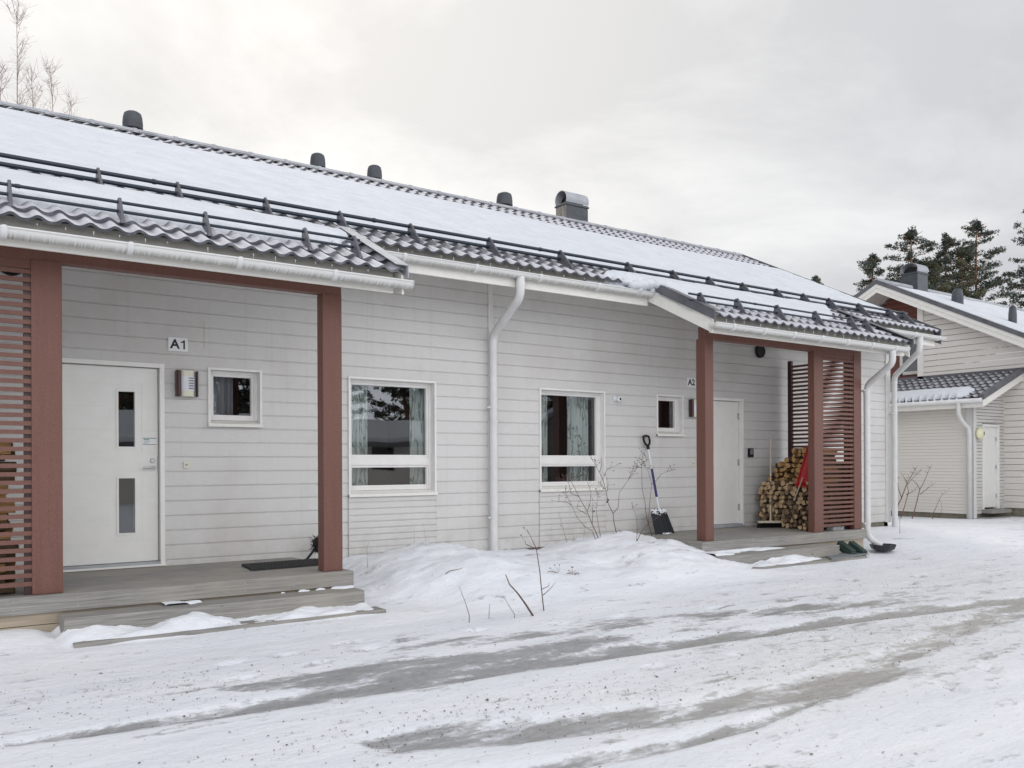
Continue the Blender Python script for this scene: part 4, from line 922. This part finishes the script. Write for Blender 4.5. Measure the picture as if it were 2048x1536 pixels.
for k in range(6): place_log(rr.choice(lg_p), 11.45+rr.uniform(-.1, .2), 8.33+rr.uniform(-.05, .1), .445+.03*(k % 2), rr.uniform(0, 6), .9, 'loose split log lying on the A2 deck before the firewood stack', 'loose logs on the A2 deck', rz=rr.uniform(-.4, .4))
for src in lg_y+lg_p+lg_d:
    if src.name not in first_used: bpy.data.objects.remove(src)
# red sled
t = thing('plastic_sled', (12.0, 8.45, 1.1), 'bright red plastic sled leaning on the firewood behind the A2 lattice post', 'sled')
mb = MB(); v = []; nx, nz = 8, 10
for j in range(nz+1):
    q = j/nz
    for i in range(nx+1):
        u = i/nx; y = 8.62-.15*q*1.0-u*(.34-.07*q); v.append((11.70+.12*q+.05*(2*u-1)**2*-1, y, 1.105+.66*q-.02*(2*u-1)**4))
mb.add(v, [(j*(nx+1)+i, j*(nx+1)+i+1, (j+1)*(nx+1)+i+1, (j+1)*(nx+1)+i) for j in range(nz) for i in range(nx)]); o = mb.build('hull', 'red', t, smooth=True); m = o.modifiers.new('s', 'SOLIDIFY'); m.thickness = .012
MB().tube([v[0], v[(nx+1)*nz]], .012, 6).tube([v[nx], v[(nx+1)*nz+nx]], .012, 6).tube([v[0], v[nx]], .012, 6).build('rim', 'red', t)
t = thing('stone_block', (12.0, 8.1, .4), 'small grey block on the deck under the A2 lattice', 'block'); MB().box(11.86, 12.14, 8.09, 8.22, .402, .46).build('block', 'matrib', t, bevel=.004)
# ---------------- twigs ----------------
TW = {
  's1': [[(7.76,8.85,0.35),(7.7,8.85,0.49),(7.61,8.85,0.64),(7.52,8.85,0.82),(7.38,8.85,1.02),(7.26,8.85,1.21),(7.21,8.85,1.27)],[(7.68,8.85,0.42),(7.58,8.85,0.56),(7.46,8.85,0.62),(7.39,8.85,0.74),(7.25,8.85,0.91),(7.12,8.85,1.08)],[(7.61,8.85,0.64),(7.6,8.85,0.84),(7.67,8.85,0.96)],[(7.76,8.85,0.45),(7.76,8.85,0.64),(7.67,8.85,0.8),(7.68,8.85,1.04)],[(7.52,8.85,0.82),(7.55,8.85,0.91),(7.56,8.85,1.07),(7.55,8.85,1.25)],[(7.25,8.85,0.91),(7.16,8.85,0.95),(7.08,8.85,0.96)],[(7.38,8.85,1.02),(7.29,8.85,1.06),(7.2,8.85,1.21),(7.07,8.85,1.24)],[(7.52,8.85,0.78),(7.36,8.85,0.85),(7.31,8.85,0.88)]] ,
  's2': [[(8.12,8.9,0.38),(8.08,8.9,0.52),(8.04,8.9,0.66),(8.03,8.9,0.77),(7.94,8.9,0.91),(7.9,8.9,1.09),(7.84,8.9,1.25),(7.75,8.9,1.39),(7.66,8.9,1.51)],[(8.03,8.9,0.77),(8.09,8.9,0.85),(8.11,8.9,0.95),(8.19,8.9,1.05),(8.32,8.9,1.24),(8.45,8.9,1.41)],[(7.9,8.9,1.1),(7.75,8.9,1.19)],[(7.87,8.9,1.29),(7.96,8.9,1.37),(8.05,8.9,1.42)],[(7.79,8.9,1.34),(7.81,8.9,1.45),(7.79,8.9,1.51)],[(8.32,8.9,1.24),(8.35,8.9,1.34)],[(7.93,8.9,1.08),(7.98,8.9,1.22)],[(8.11,8.9,0.44),(8.17,8.9,0.51)]] ,
  's3': [[(7.89,8.4,0.2),(7.99,8.4,0.42),(8.08,8.4,0.55),(8.2,8.4,0.65),(8.41,8.4,0.74)],[(7.99,8.4,0.42),(7.97,8.4,0.58),(7.97,8.4,0.75),(7.96,8.4,0.88)],[(7.92,8.4,0.21),(8.06,8.4,0.25),(8.21,8.4,0.3),(8.47,8.4,0.3),(8.71,8.4,0.32)],[(7.95,8.4,0.29),(8.08,8.4,0.33),(8.22,8.4,0.4)],[(8.21,8.4,0.3),(8.25,8.4,0.34)]] ,
  's4': [[(8.97,9.1,0.38),(8.92,9.1,0.51),(8.85,9.1,0.69),(8.82,9.1,0.92),(8.77,9.1,1.08),(8.76,9.1,1.39),(8.78,9.1,1.59)],[(8.88,9.1,0.53),(8.9,9.1,1.01),(8.94,9.1,1.15),(8.93,9.1,1.36),(8.82,9.1,1.41)],[(8.94,9.1,1.15),(9.04,9.1,1.21),(9.21,9.1,1.3),(9.36,9.1,1.35)],[(8.76,9.1,1.39),(8.64,9.1,1.42),(8.56,9.1,1.33)],[(8.77,9.1,1.51),(8.69,9.1,1.51)],[(8.77,9.1,1.45),(8.87,9.1,1.52)]] ,
  's5': [[(7.55,9.3,0.33),(7.47,9.3,0.58),(7.39,9.3,0.8)],[(7.64,9.3,0.32),(7.64,9.3,0.49)],[(7.83,9.3,0.34),(7.84,9.3,0.53),(7.91,9.3,0.65)],[(7.71,9.3,0.35),(7.67,9.3,0.48)]] ,
  'a': [[(5.18,6.75,0.01),(5.16,6.75,0.16),(5.13,6.75,0.41),(5.09,6.75,0.63),(5.05,6.75,0.7),(4.98,6.75,0.82)],[(5.17,6.75,0.17),(5.23,6.75,0.23),(5.31,6.75,0.29)],[(5.16,6.75,0.23),(5.23,6.75,0.26),(5.28,6.75,0.28)],[(5.1,6.75,0.62),(5.01,6.75,0.67),(4.95,6.75,0.68),(4.93,6.75,0.72)],[(5.1,6.75,0.62),(5.15,6.75,0.64)]] ,
  'b': [[(4.93,6.6,0.02),(4.85,6.6,0.13),(4.76,6.6,0.24),(4.66,6.6,0.34),(4.62,6.6,0.43)]] ,
  'c': [[(4.72,6.6,0.05),(4.66,6.6,0.13),(4.59,6.6,0.24)]] ,
  'd': [[(4.5,6.7,0.07),(4.51,6.7,0.16)]] ,
  'e': [[(4.25,6.65,0.09),(4.2,6.65,0.23),(4.14,6.65,0.36)]] ,
  'f': [[(4.76,7.9,0.41),(4.81,7.9,0.41),(4.91,7.9,0.41),(4.97,7.9,0.43)]] ,
  'g': [[(5.89,7.6,0.21),(5.94,7.6,0.22),(6.0,7.6,0.24),(6.04,7.6,0.25)],[(6.16,7.6,0.25),(6.18,7.6,0.29),(6.23,7.6,0.32)],[(6.18,7.6,0.22),(6.2,7.6,0.18),(6.25,7.6,0.13)],[(6.27,7.6,0.23),(6.35,7.6,0.2)]] ,
  'w': [[(4.34,8.9,0.37),(4.33,8.9,0.5),(4.36,8.9,0.59)],[(4.33,8.9,0.5),(4.29,8.9,0.55)],[(4.93,8.9,0.46),(4.93,8.9,0.76)],[(5.1,8.9,0.47),(5.09,8.9,0.75)]] ,
  'r1': [[(20.4,12.15,0.13),(20.4,12.11,0.39),(20.4,11.99,0.57),(20.4,11.84,0.93),(20.4,11.73,1.14),(20.4,11.65,1.29)],[(20.4,12.04,0.02),(20.4,11.96,0.36),(20.4,11.82,0.74),(20.4,11.8,0.89),(20.4,11.66,1.14),(20.4,11.55,1.24)],[(20.4,11.99,0.57),(20.4,12.09,0.81),(20.4,12.04,1.04)],[(20.4,11.84,0.93),(20.4,11.9,1.14)],[(20.4,11.87,0.66),(20.4,11.77,0.71),(20.4,11.7,0.77)]] ,
  'r2': [[(20.4,11.74,0.02),(20.4,11.65,0.37),(20.4,11.52,0.79),(20.4,11.42,0.94),(20.4,11.35,1.15),(20.4,11.28,1.32)],[(20.4,11.52,0.67),(20.4,11.42,0.78),(20.4,11.22,0.91)],[(20.4,11.52,0.79),(20.4,11.62,0.95),(20.4,11.73,1.08)]] ,
  'r3': [[(20.4,11.21,0.2),(20.4,11.14,0.36),(20.4,11.04,0.55),(20.4,10.96,0.67),(20.4,10.85,0.76)],[(20.4,11.01,0.15),(20.4,11.01,0.4),(20.4,11.04,0.55)]] ,
  'r4': [[(14.6,8.62,0.25),(14.6,8.64,0.43),(14.6,8.62,0.61)]] ,
}
def plant(key, label, cat='shrub', r0=.008, col='twig', leaves=(), fine=0, grp=None, basez=True):
    Ls = TW[key]; b0 = Ls[0][0]; t = thing('bare_shrub' if cat == 'shrub' else 'dry_stem', (b0[0], b0[1], b0[2]-.05), label, cat, grp); r_ = random.Random(len(key)*7+int(b0[0]*10))
    for li, Lp in enumerate(Ls):
        if key in 'fg': Lp = [(p[0], p[1], Hz(p[0], p[1])+(.018 if i % 2 else .004)) for i, p in enumerate(Lp)]
        pts = [Vector((p[0]+(.03*math.sin(i*1.7+li) if i else 0)*(1 if key[0] == 'r' else 0), p[1]+(.05*math.sin(i*1.9+li*2) if i and li else 0), p[2])) for i, p in enumerate(Lp)]
        if li == 0: pts = [pts[0]-Vector((0, 0, .12))]+pts
        n = len(pts); ra = r0*(1 if li == 0 else .62); rs = [ra*(1-.72*i/(n-1)) for i in range(n)]
        mb = MB(); mb.tube(pts, rs, 6)
        for i in range(fine if n > 3 else fine//2):   # hair-fine tips
            e = pts[-1] if i % 2 else pts[-2].lerp(pts[-1], r_.random()); d = Vector((r_.uniform(-1, 1), r_.uniform(-.8, .8), r_.uniform(-.1, 1))).normalized(); m1 = e+d*.04; m2 = m1+Vector((d.x+.4*r_.uniform(-1, 1), d.y, d.z)).normalized()*.05
            mb.tube([e, m1, m2], [r0*.22, r0*.18, r0*.12], 4)
            if r_.random() < .6: c = m2; mb.obb(c, Vector((.005, 0, 0)), Vector((0, .005, 0)), Vector((0, 0, .005)))
        mb.build('stem' if li == 0 else 'branch', col, t)
    for (x, y, z) in leaves:
        mb = MB()
        for k in range(7):
            a = Vector((r_.uniform(-1, 1), r_.uniform(-1, 1), r_.uniform(-1, 1))).normalized()*.022; b_ = a.orthogonal().normalized()*.012; c = Vector((x, y, z))+a*.5
            mb.quad(c-a, c-b_, c+a, c+b_)
        mb.build('dry_leaf', 'twig', t)
plant('s1', 'many branched bare shrub poking from the snow below the second large window', fine=9, leaves=[(7.64, 8.85, .81)])
plant('s2', 'tall bare shrub with a forked stem between the second large window and the shovel', fine=9, leaves=[(7.93, 8.9, .93), (7.93, 8.88, .96)])
plant('s3', 'low bare shrub with a branch crossing the shovel blade', fine=7, r0=.008)
plant('s4', 'thin tall bare shrub just left of the snow shovel shaft', fine=10, r0=.0075)
plant('s5', 'cluster of straight thin stems left of the bare shrubs under the second window', r0=.004, fine=1)
plant('w', 'thin dry stems in the snow under the first large window', r0=.0025, fine=1)
plant('a', 'tall slender sapling standing alone in the snow heap', r0=.0075, fine=1)
plant('b', 'thick dark slanted stick poking out of the snow heap', 'twig', r0=.0125)
plant('c', 'thin slanted twig just left of the thick dark stick', 'twig', r0=.004)
plant('d', 'very short upright twig in the snow left of the slanted ones', 'twig', r0=.004)
plant('e', 'leftmost thin leaning twig in front of the snow heap', 'twig', r0=.0045)
plant('f', 'curved twig lying on the snow heap near the first large window', 'twig', r0=.006)
plant('g', 'scattered dark plant scraps half buried in the front of the snow heap', 'twig', r0=.007, fine=4)
plant('r1', 'reddish bare bush beside the corner downpipe in front of the shed wall', r0=.018, col='twigred', fine=9)
plant('r2', 'single reddish forked bush in front of the middle of the shed wall', r0=.015, col='twigred', fine=8)
plant('r3', 'small pale dry bush near the shed downpipe', r0=.009, col='twigred', fine=4)
plant('r4', 'thin dry stem in the snow right of the splash bowl', 'twig', r0=.005)
# ---------------- litter ----------------
rr = random.Random(5); mb = MB(); CL = [(1.25, 5.9, .65, .45, 620), (1.9, 4.4, .9, .5, 260), (2.9, 4.25, .9, .12, 330), (4.6, 3.9, 1.2, .2, 260), (6.9, 4.35, 1.6, .55, 1000), (9, 5.6, 2.6, .8, 900), (12.5, 6.6, 2.6, 1.0, 800), (3.3, 3.9, 1.3, .5, 260), (6, 5.9, 1.6, .5, 260), (4.3, 2.9, 1.0, .5, 160), (9.8, 4.0, 2.5, .6, 700), (2.6, 7.35, .7, .2, 50)]
for (x, y, sx_, sy_, n) in CL:
    P_ = [(rr.gauss(x, sx_), rr.gauss(y, sy_)) for _ in range(n)]; zs_ = H(np.array([p[0] for p in P_]), np.array([p[1] for p in P_]))
    for (px, py), pz_ in zip(P_, zs_):
        if py > 7.9 or py < 1.5: continue
        a = rr.uniform(0, 6.28); r_ = abs(rr.gauss(0, .0035))+.0028; c, s = math.cos(a)*r_, math.sin(a)*r_; k = rr.uniform(.4, .9)
        z = float(pz_)+.004; mb.add([(px-c, py-s, z), (px+s*k, py-c*k, z+.002), (px+c, py+s, z+.004), (px-s*k, py+c*k, z+.002)], [(0, 1, 2, 3)])
tag(mb.build('seed_litter', 'litter'), 'brown birch seeds and bark crumbs scattered over the snow', 'litter', kind='stuff')
# ---------------- neighbouring house on the right ----------------
nb = thing('neighbouring_house', (22.7, 12, 0), 'cream gabled house with brown gable corner and low lean-to shed at the right', 'house')
XN = 22.7; px_ = lambda X0: (lambda y, o, z: (X0-o, y, z)); NP = .155
nzr = lambda y: 6.5-.51*abs(13.8-y)
def gable(X0, y0, y1, z0, ztop, m, p, name):
    mb = MB(); ys = np.linspace(y0, y1, 2); k = 0; z = z0
    while z < 6.6:
        zt = min(z+p, 9); 
        # clip board to the roof line
        a, b_ = y0, y1
        if ztop is None:
            lim = lambda yy: nzr(yy)-.2
            if z+p*.5 > lim(a) and a < 13.8: a = 13.8-(6.3-(z+p*.5))/.51
            if z+p*.5 > lim(b_) and b_ > 13.8: b_ = 13.8+(6.3-(z+p*.5))/.51
        if b_ > a+.02 and (ztop is None or z < ztop): siding(mb, a, b_, z, z+p, [], p, px_(X0), base=z0)
        z += p
        if z > 6.25: break
    return mb.build(name, m, nb)
gable(XN, 5.0, 12.72, .31, None, 'siding2', .155, 'gable_wall')
gable(XN+.75, 12.72, 18.5, 2.9, None, 'brown', .155, 'gable_wall').__setitem__('label', 'recessed brown boarded part of the gable')
MB().box(XN-.03, XN+.02, 12.70, 12.86, 3.3, 5.85).build('corner_trim', 'cream', nb, bevel=.004)
MB().box(XN+.02, XN+.76, 12.72, 12.76, 3.3, 5.8).build('recess_side', 'brown', nb)
mb = MB(); mb.box(XN, 32, 4.9, 5.0, 0, 2.1); mb.box(XN+.9, 32, 18.4, 18.5, 0, 4); mb.box(31.9, 32, 5, 18.5, 0, 5); mb.build('rear_wall', 'siding2', nb)
MB().box(XN+.02, XN+.2, 5.0, 12.7, -.1, .31).build('plinth', 'plinth', nb)
# window in the brown part
f = MB(); xa = XN+.70; Y0, Y1, Z0, Z1 = 12.98, 13.80, 3.93, 4.90
for q in ((Y0, Y0+.09, Z0, Z1), (Y1-.09, Y1, Z0, Z1), (Y0, Y1, Z0, Z0+.09), (Y0, Y1, Z1-.09, Z1)): f.box(xa, xa+.04, *q)
f = f.build('window', 'cream', nb, bevel=.003); ORG[f.name] = ORG[nb.name]
MB().box(xa+.02, xa+.03, Y0+.09, Y1-.09, Z0+.09, Z1-.09).build('pane', 'glass', f); MB().box(xa+.045, xa+.046, Y0, Y1, Z0, Z1).build('dark_interior', 'roomdark', f)
# main roof
def slab(y0, y1, zf, x0, x1, a, b_, name, m, lab=None):
    mb = MB(); mb.add([(X_, Y_, zf(Y_)+d) for X_ in (x0, x1) for Y_ in (y0, y1) for d in (a, b_)], [(0, 1, 3, 2), (4, 6, 7, 5), (0, 4, 5, 1), (2, 3, 7, 6), (0, 2, 6, 4), (1, 5, 7, 3)]); return mb.build(name, m, nb)
XV = 22.25
tiles('roof', XV+.02, 31.5, 5.0, 32, nb, per=.22, zf=lambda y: nzr(y)-.07, dy=.275, sx=5)
slab(13.8, 19.3, nzr, XV, 32, -.02, -.06, 'rear_roof', 'flash')
slab(5, 13.8, nzr, XV+.02, 32, -.09, -.13, 'soffit', 'soffit'); slab(13.8, 19.3, nzr, XV+.02, 32, -.09, -.13, 'soffit', 'soffit')
for a, b_ in ((5.0, 13.8), (13.8, 19.3)):
    slab(a, b_, nzr, XV-.02, XV+.09, .03, -.09, 'verge_flashing', 'flash'); slab(a, b_, nzr, XV, XV+.03, -.09, -.20, 'bargeboard', 'cream'); slab(a, b_, nzr, XV+.015, XV+.04, -.20, -.33, 'bargeboard', 'cream')
mb = MB(); mb.tube([(XV, 13.8, 6.49), (31.5, 13.8, 6.49)], .08, 10); mb.build('ridge_cap', 'lead', nb, smooth=True)
xs = np.linspace(XV+.06, 31.4, 150); ys = np.linspace(5, 13.75, 160); X, Y = np.meshgrid(xs, ys)
T = -.04+.13*sst(0, .12, X-XV-.10+.06*fbm(Y*2, X, 3))*sst(13.75, 13.35, Y+.35*fbm(X*1.2, Y*.7, 4)+.25*sst(24.5, 22.4, X))+.02*fbm(X*1.5, Y*3, 4)
grid_mesh('snow', X, Y, nzr(Y)-.03+T, 'roofsnow', nb)
chimney(nb, 24.0, 24.55, 13.6, 14.1, 6.1, 6.95, .19, ('vent', 'vent'))
def hat2(x, y, z, zt, r=.14):
    mb = MB(); mb.lathe((x, y, z), [(r*.8, 0), (r, .02), (r*1.03, (zt-z)*.5), (r*.85, (zt-z)*.9), (r*.5, zt-z)], 20); mb.build('roof_vent', 'vent', nb, smooth=True, auto=True)
hat2(24.0, 12.45, 5.75, 6.24, .15); hat2(24.0, 11.0, 5.05, 5.56, .10)
# lean-to shed
XS = 21.15; lzr = lambda x: 2.94+.37*(x-20.72)
mb = MB(); siding(mb, 10.70, 18, .20, 2.94, [], .0795, px_(XS), base=.20); mb.build('shed_wall', 'siding2', nb)
mb = MB(); z = .20
while z < 3.6:
    a = max(XS, 20.72+(z+.0795+.10-2.94)/.37)
    if a < XN-.02: siding(mb, a, XN, z, z+.0795, [(21.60, 22.42, .20, 2.40)], .0795, lambda x, o, z: (x, 10.62-o, z), base=.20)
    z += .0795
sw = mb.build('shed_wall', 'siding', nb)
mb = MB(); mb.box(XS-.03, XS+.0, 10.59, 10.76, .1, 3.05); mb.box(XS-.03, XS+.12, 10.585, 10.605, .1, 3.05); mb.build('corner_trim', 'trim', nb, bevel=.003)
MB().box(XS+.03, XN, 10.66, 10.80, -.1, .21).box(XS+.03, XS+.2, 10.8, 18, -.1, .21).build('plinth', 'plinth', nb)
f = MB(); f.box(21.60, 21.66, 10.595, 10.72, .30, 2.38); f.box(22.34, 22.42, 10.595, 10.72, .30, 2.38); f.box(21.66, 22.34, 10.596, 10.72, 2.32, 2.38); f = f.build('door', 'door', nb, bevel=.003); ORG[f.name] = ORG[nb.name]
mb = MB()
for k in range(7): mb.box(21.661+.097*k, 21.661+.097*(k+1)-.004, 10.655, 10.69, .34, 2.32)
mb.build('door_leaf', 'door', f)
for z in (.62, 1.33, 2.02): MB().tube([(22.335, 10.64, z-.05), (22.335, 10.64, z+.05)], .012, 8).build('hinge', 'lead', f)
MB().box(21.55, 22.5, 10.35, 10.70, .21, .30).box(21.5, 22.5, 10.38, 10.7, .02, .12).build('doorstep', 'deck', nb, bevel=.004)
def lput(X, Y, Z): return X, Y, Z
ys = np.linspace(10.18, 18, 430); rowsx = []
dxr = .26; k = 0; xr_ = 20.74
while xr_ < XN-.02:
    for t_, h, fz in ((0, .030, 0), (.05, .029, .9), (.4, .02, .8), (.8, .006, .3), (.985, .0, 0)): rowsx.append((xr_+t_*dxr, h, fz))
    xr_ += dxr
wv = .5+.5*np.cos(2*np.pi*ys/.183); X = np.array([[r[0]]*len(ys) for r in rowsx]); Y = np.tile(ys, (len(rowsx), 1)); Z = np.array([lzr(r[0])+r[1]+.04*wv**1.35 for r in rowsx]); F = np.array([r[2]*(.4+.5*wv) for r in rowsx])
keep = X[:, 0] < XN; grid_mesh('shed_roof', X[keep], Y[keep], Z[keep], 'tile', nb, {'frost': F[keep]*.55}, smooth=False)
ys = np.linspace(10.2, 18, 300); xs = np.linspace(20.70, 22.0, 50); X, Y = np.meshgrid(xs, ys)
T = -.05+.19*sst(0, .08, X-20.76+.10*np.maximum(0, np.cos(2*np.pi*Y/.183))*(.5+vn(Y*2, X*0)))*sst(0, .16, 21.48+.12*fbm(Y*1.2, X, 3)-X)*sst(10.42, 10.85, Y+.3*fbm(Y*3, X*4, 3)-.5*(X-20.9)*0)
grid_mesh('snow', X, Y, lzr(X)+T, 'roofsnow', nb)
def slabx(y0, y1, x0, x1, a, b_, name, m):
    mb = MB(); mb.add([(X_, Y_, lzr(X_)+d) for X_ in (x0, x1) for Y_ in (y0, y1) for d in (a, b_)], [(0, 1, 3, 2), (4, 6, 7, 5), (0, 4, 5, 1), (2, 3, 7, 6), (0, 2, 6, 4), (1, 5, 7, 3)]); mb.build(name, m, nb)
slabx(10.13, 10.24, 20.70, XN, .10, -.02, 'verge_flashing', 'flash'); slabx(10.16, 10.19, 20.72, XN, -.02, -.20, 'bargeboard', 'cream'); slabx(10.2, 18, 20.8, XN, -.03, -.06, 'soffit', 'soffit')
MB().box(20.74, 20.77, 10.19, 18, 2.74, 2.93).build('fascia_board', 'cream', nb)
MB().tube([(20.69, 10.17, 2.90), (20.69, 18, 2.90)], .055, 10).build('gutter', 'pvc', nb, smooth=True)
MB().tube([(20.69, 10.72, 2.88), (20.69, 10.72, 2.62), (20.78, 10.70, 2.45), (21.02, 10.66, 2.28), (21.06, 10.655, 2.15), (21.06, 10.655, .05)], .05, 12).build('downpipe', 'pvc', nb, smooth=True)
slab(9.9, 13.9, lambda y: 0, XN-.03, XN, 3.78, 3.70, 'flashing', 'flash')
t = thing('round_wall_lamp', (21.3, 10.55, 2.14), 'round pale yellow lamp marked 4 beside the shed door', 'lamp')
mb = MB(); mb.lathe((0, 0, 0), [(.12, 0), (.145, .03), (.14, .07), (.09, .11), (.02, .125)], 24); mb.v = [(21.33+p[0], 10.58-p[2], 2.14+p[1]) for p in mb.v]; mb.build('globe', 'yellow', t, smooth=True)
text_part('4', .11, (21.36, 10.452, 2.14), t, bold=.002)
# ---------------- houses across the yard (seen mirrored in the windows) ----------------
def far_house(x0, x1, y0, y1, ze, zr_, label, m='siding2'):
    t = thing('house_across', ((x0+x1)/2, (y0+y1)/2, 0), label, 'house'); mb = MB(); mb.box(x0, x1, y0, y1, 0, ze); ym = (y0+y1)/2
    mb.add([(x0, y0, ze), (x0, y1, ze), (x0, ym, zr_), (x1, y0, ze), (x1, y1, ze), (x1, ym, zr_)], [(0, 1, 2), (3, 5, 4)]); mb.build('wall', m, t)
    s = (zr_-ze)/(ym-y0); e = .6; mb = MB()
    for sg, ya in ((1, y0-e), (-1, y1+e)):
        mb.add([(X_, Y_, Z_+d) for X_ in (x0-.5, x1+.5) for (Y_, Z_) in ((ya, ze-e*s), (ym, zr_)) for d in (.05, .25)], [(0, 1, 3, 2), (4, 6, 7, 5), (0, 4, 5, 1), (2, 3, 7, 6), (0, 2, 6, 4), (1, 5, 7, 3)])
    mb.build('roof', 'roofsnow', t); mb = MB(); mb.box(x0-.5, x1+.5, y1+e-.02, y1+e+.05, ze-e*s-.15, ze-e*s+.06); mb.box(x0-.52, x0-.48, y0-e, y1+e, ze-e*s-.1, ze-e*s+.02); mb.build('eave_board', 'flash', t)
    mb = MB(); n = int((x1-x0)/3)
    for k in range(n): mb.box(x0+1+k*3, x0+2.1+k*3, y1-.02, y1+.03, 1.2, 2.3)
    mb.build('windows', 'roomdark', t)
far_house(16, 27, -24, -15, 2.5, 3.4, 'pale low house across the yard with a thick snowy roof')
far_house(3, 13, -24, -17, 2.5, 3.6, 'small pale house across the yard at the left with snowy roof')
far_house(26, 40, -15, -7, 3.3, 4.5, 'long grey house across the yard near the driveway', 'far')
# ---------------- trees ----------------
def pine(x, y, h, seed, label, cr=.42, low=.45, lean=0, m='needle', dens=1.0, cats='pine tree', droop=.0):
    r_ = random.Random(seed); t = thing('pine_tree', (x, y, 0), label, 'tree', None)
    mb = MB(); n = 10; tp = [Vector((x+lean*(k/n)**2+.12*math.sin(k*1.3+seed), y+.12*math.cos(k*1.1+seed), h*k/n)) for k in range(n+1)]
    mb.tube(tp, [.24*(1-.88*k/n)+.02 for k in range(n+1)], 8); limbs = MB(); V = []; Fc = []
    def trunk(z): k = min(n-1, int(z/h*n)); f = z/h*n-k; return tp[k].lerp(tp[k+1], f)
    nl_ = int(70*dens)
    for i in range(nl_+7):
        q = r_.uniform(.96, 1.02) if i >= nl_ else (i+r_.random())/nl_; z = h*(low+(1-low)*q*.97); p = trunk(z); a = r_.uniform(0, 6.283)
        env = cr*h*.265*(math.sin(math.pi*min(1, (1-q)*.66+.05))**.75)*r_.uniform(.55, 1.12)+.25
        d = Vector((math.cos(a), math.sin(a), r_.uniform(.05, .32)-droop)); e = p+d*env; mdl = p.lerp(e, .5)+Vector((0, 0, -.06*env))
        limbs.tube([p, mdl, e], [.055*(1-q)+.02, .03, .012], 5)
        nc_ = max(5, int(env*6.2))
        for k in range(nc_):
            f = r_.uniform(.30, 1.05); c = (p.lerp(e, f) if i < nl_ else trunk(min(h*.999, z))+Vector((0, 0, r_.uniform(-.3, .45))))+Vector((r_.gauss(0, .16), r_.gauss(0, .16), r_.gauss(.04, .06)))*(.5+env*.35)
            rad = r_.uniform(.14, .30)
            for j in range(24):
                dd = Vector((r_.gauss(0, 1), r_.gauss(0, 1), r_.gauss(.15, .55))).normalized(); pp = c+dd*rad*r_.uniform(.3, 1); s = r_.uniform(.10, .19); u = (dd+Vector((r_.gauss(0, .5), r_.gauss(0, .5), r_.gauss(.2, .5)))).normalized(); w_ = u.cross(Vector((r_.gauss(0, 1), r_.gauss(0, 1), r_.gauss(0, 1)))).normalized()*s*.34
                o = len(V); V += [pp-w_, pp+w_, pp+u*s]; Fc.append((o, o+1, o+2))
    mb.build('trunk', 'pinebark', t, smooth=True); limbs.build('limbs', 'pinebark', t); c = MB(); c.v = [tuple(v) for v in V]; c.f = Fc; c.m = [0]*len(Fc); c.build('crown', m, t)
    return t
pine(73.4, 45.9, 20.4, 1, 'lowest pine left of the neighbouring chimney', .38, .55)
pine(76.5, 43.9, 22.9, 2, 'broad round topped pine rising behind the neighbouring chimney', .52, .50)
pine(79.0, 42.0, 22.1, 3, 'slender pointed pine between the two broad ones', .30, .5)
pine(81.3, 40.4, 23.5, 4, 'tallest broad pine with its orange trunk showing right of centre', .55, .46)
pine(85.9, 36.8, 25.0, 5, 'pine cut off by the right edge of the photo', .55, .42)
pine(77.2, 42.2, 19.6, 8, 'olive tinted pine low between the broad crowns', .36, .5, m='needleyoung')
pine(79.6, 41.0, 20.8, 9, 'olive tinted pine left of the tallest trunk', .34, .5, m='needleyoung')
pine(69.1, 49.0, 18.3, 6, 'pine with only its tip showing above the long roof', .25, .6, dens=.5)
# reflected trees
for i_, (px_t, py_t, ph_t) in enumerate(((27.5, -31, 12), (31, -34, 11), (24, -36, 10), (35, -31, 11), (40, -33, 10), (19, -33, 9), (9.2, -27, 8), (7.6, -31, 8), (10.8, -33, 9), (15.5, -32, 9))):
    o_ = pine(px_t, py_t, ph_t, 30+i_, 'dark pine of the row across the yard behind the houses, mirrored in the windows', .95, .12); o_['group'] = 'pines across the yard'
def birch(x, y, h, seed, label, spread=.12):
    r_ = random.Random(seed); t = thing('birch_tree', (x, y, 0), label, 'tree'); n = 12
    tp = [Vector((x+.05*math.sin(k*1.1+seed)-.25*(k/n)**2, y+.10*math.cos(k+seed), h*k/n)) for k in range(n+1)]
    tm = MB(); tm.tube(tp, [.055*(1-.93*k/n)+.003 for k in range(n+1)], 6); tm.build('trunk', 'birch', t)
    cm = MB()
    for i in range(70):
        q = r_.uniform(.40, .99); k = int(q*n); p = tp[k].lerp(tp[min(n, k+1)], q*n-k); a = r_.uniform(0, 6.28); ln_ = (1.15-q)*h*spread*r_.uniform(.6, 1.3)+.25
        d = Vector((math.cos(a)*.55, math.sin(a)*.55, 1)).normalized(); e = p+d*ln_; cm.tube([p, p+d*ln_*.5+Vector((math.cos(a), math.sin(a), 0))*.06*ln_, e], [.009, .006, .003], 4)
        for j in range(7):
            f = r_.uniform(.25, 1); s0 = p.lerp(e, f); d2 = Vector((r_.gauss(0, .6), r_.gauss(0, .6), r_.uniform(.2, 1))).normalized(); cm.tube([s0, s0+d2*r_.uniform(.2, .5)], [.004, .002], 3, False)
    cm.build('crown', 'birch', t)
birch(3.75, 34.3, 17.2, 1, 'tallest bare birch behind the left end of the roof')
birch(4.15, 33.9, 15.2, 2, 'middle bare birch of the left group, forked thin top', .10)
birch(4.75, 33.8, 15.3, 3, 'right bare birch of the group above the roof ridge', .10)
birch(3.25, 34.1, 15.2, 4, 'leftmost short bare birch at the picture edge', .13)
birch(5.5, 34.5, 14.6, 6, 'lowest birch whose twigs barely top the ridge', .09)
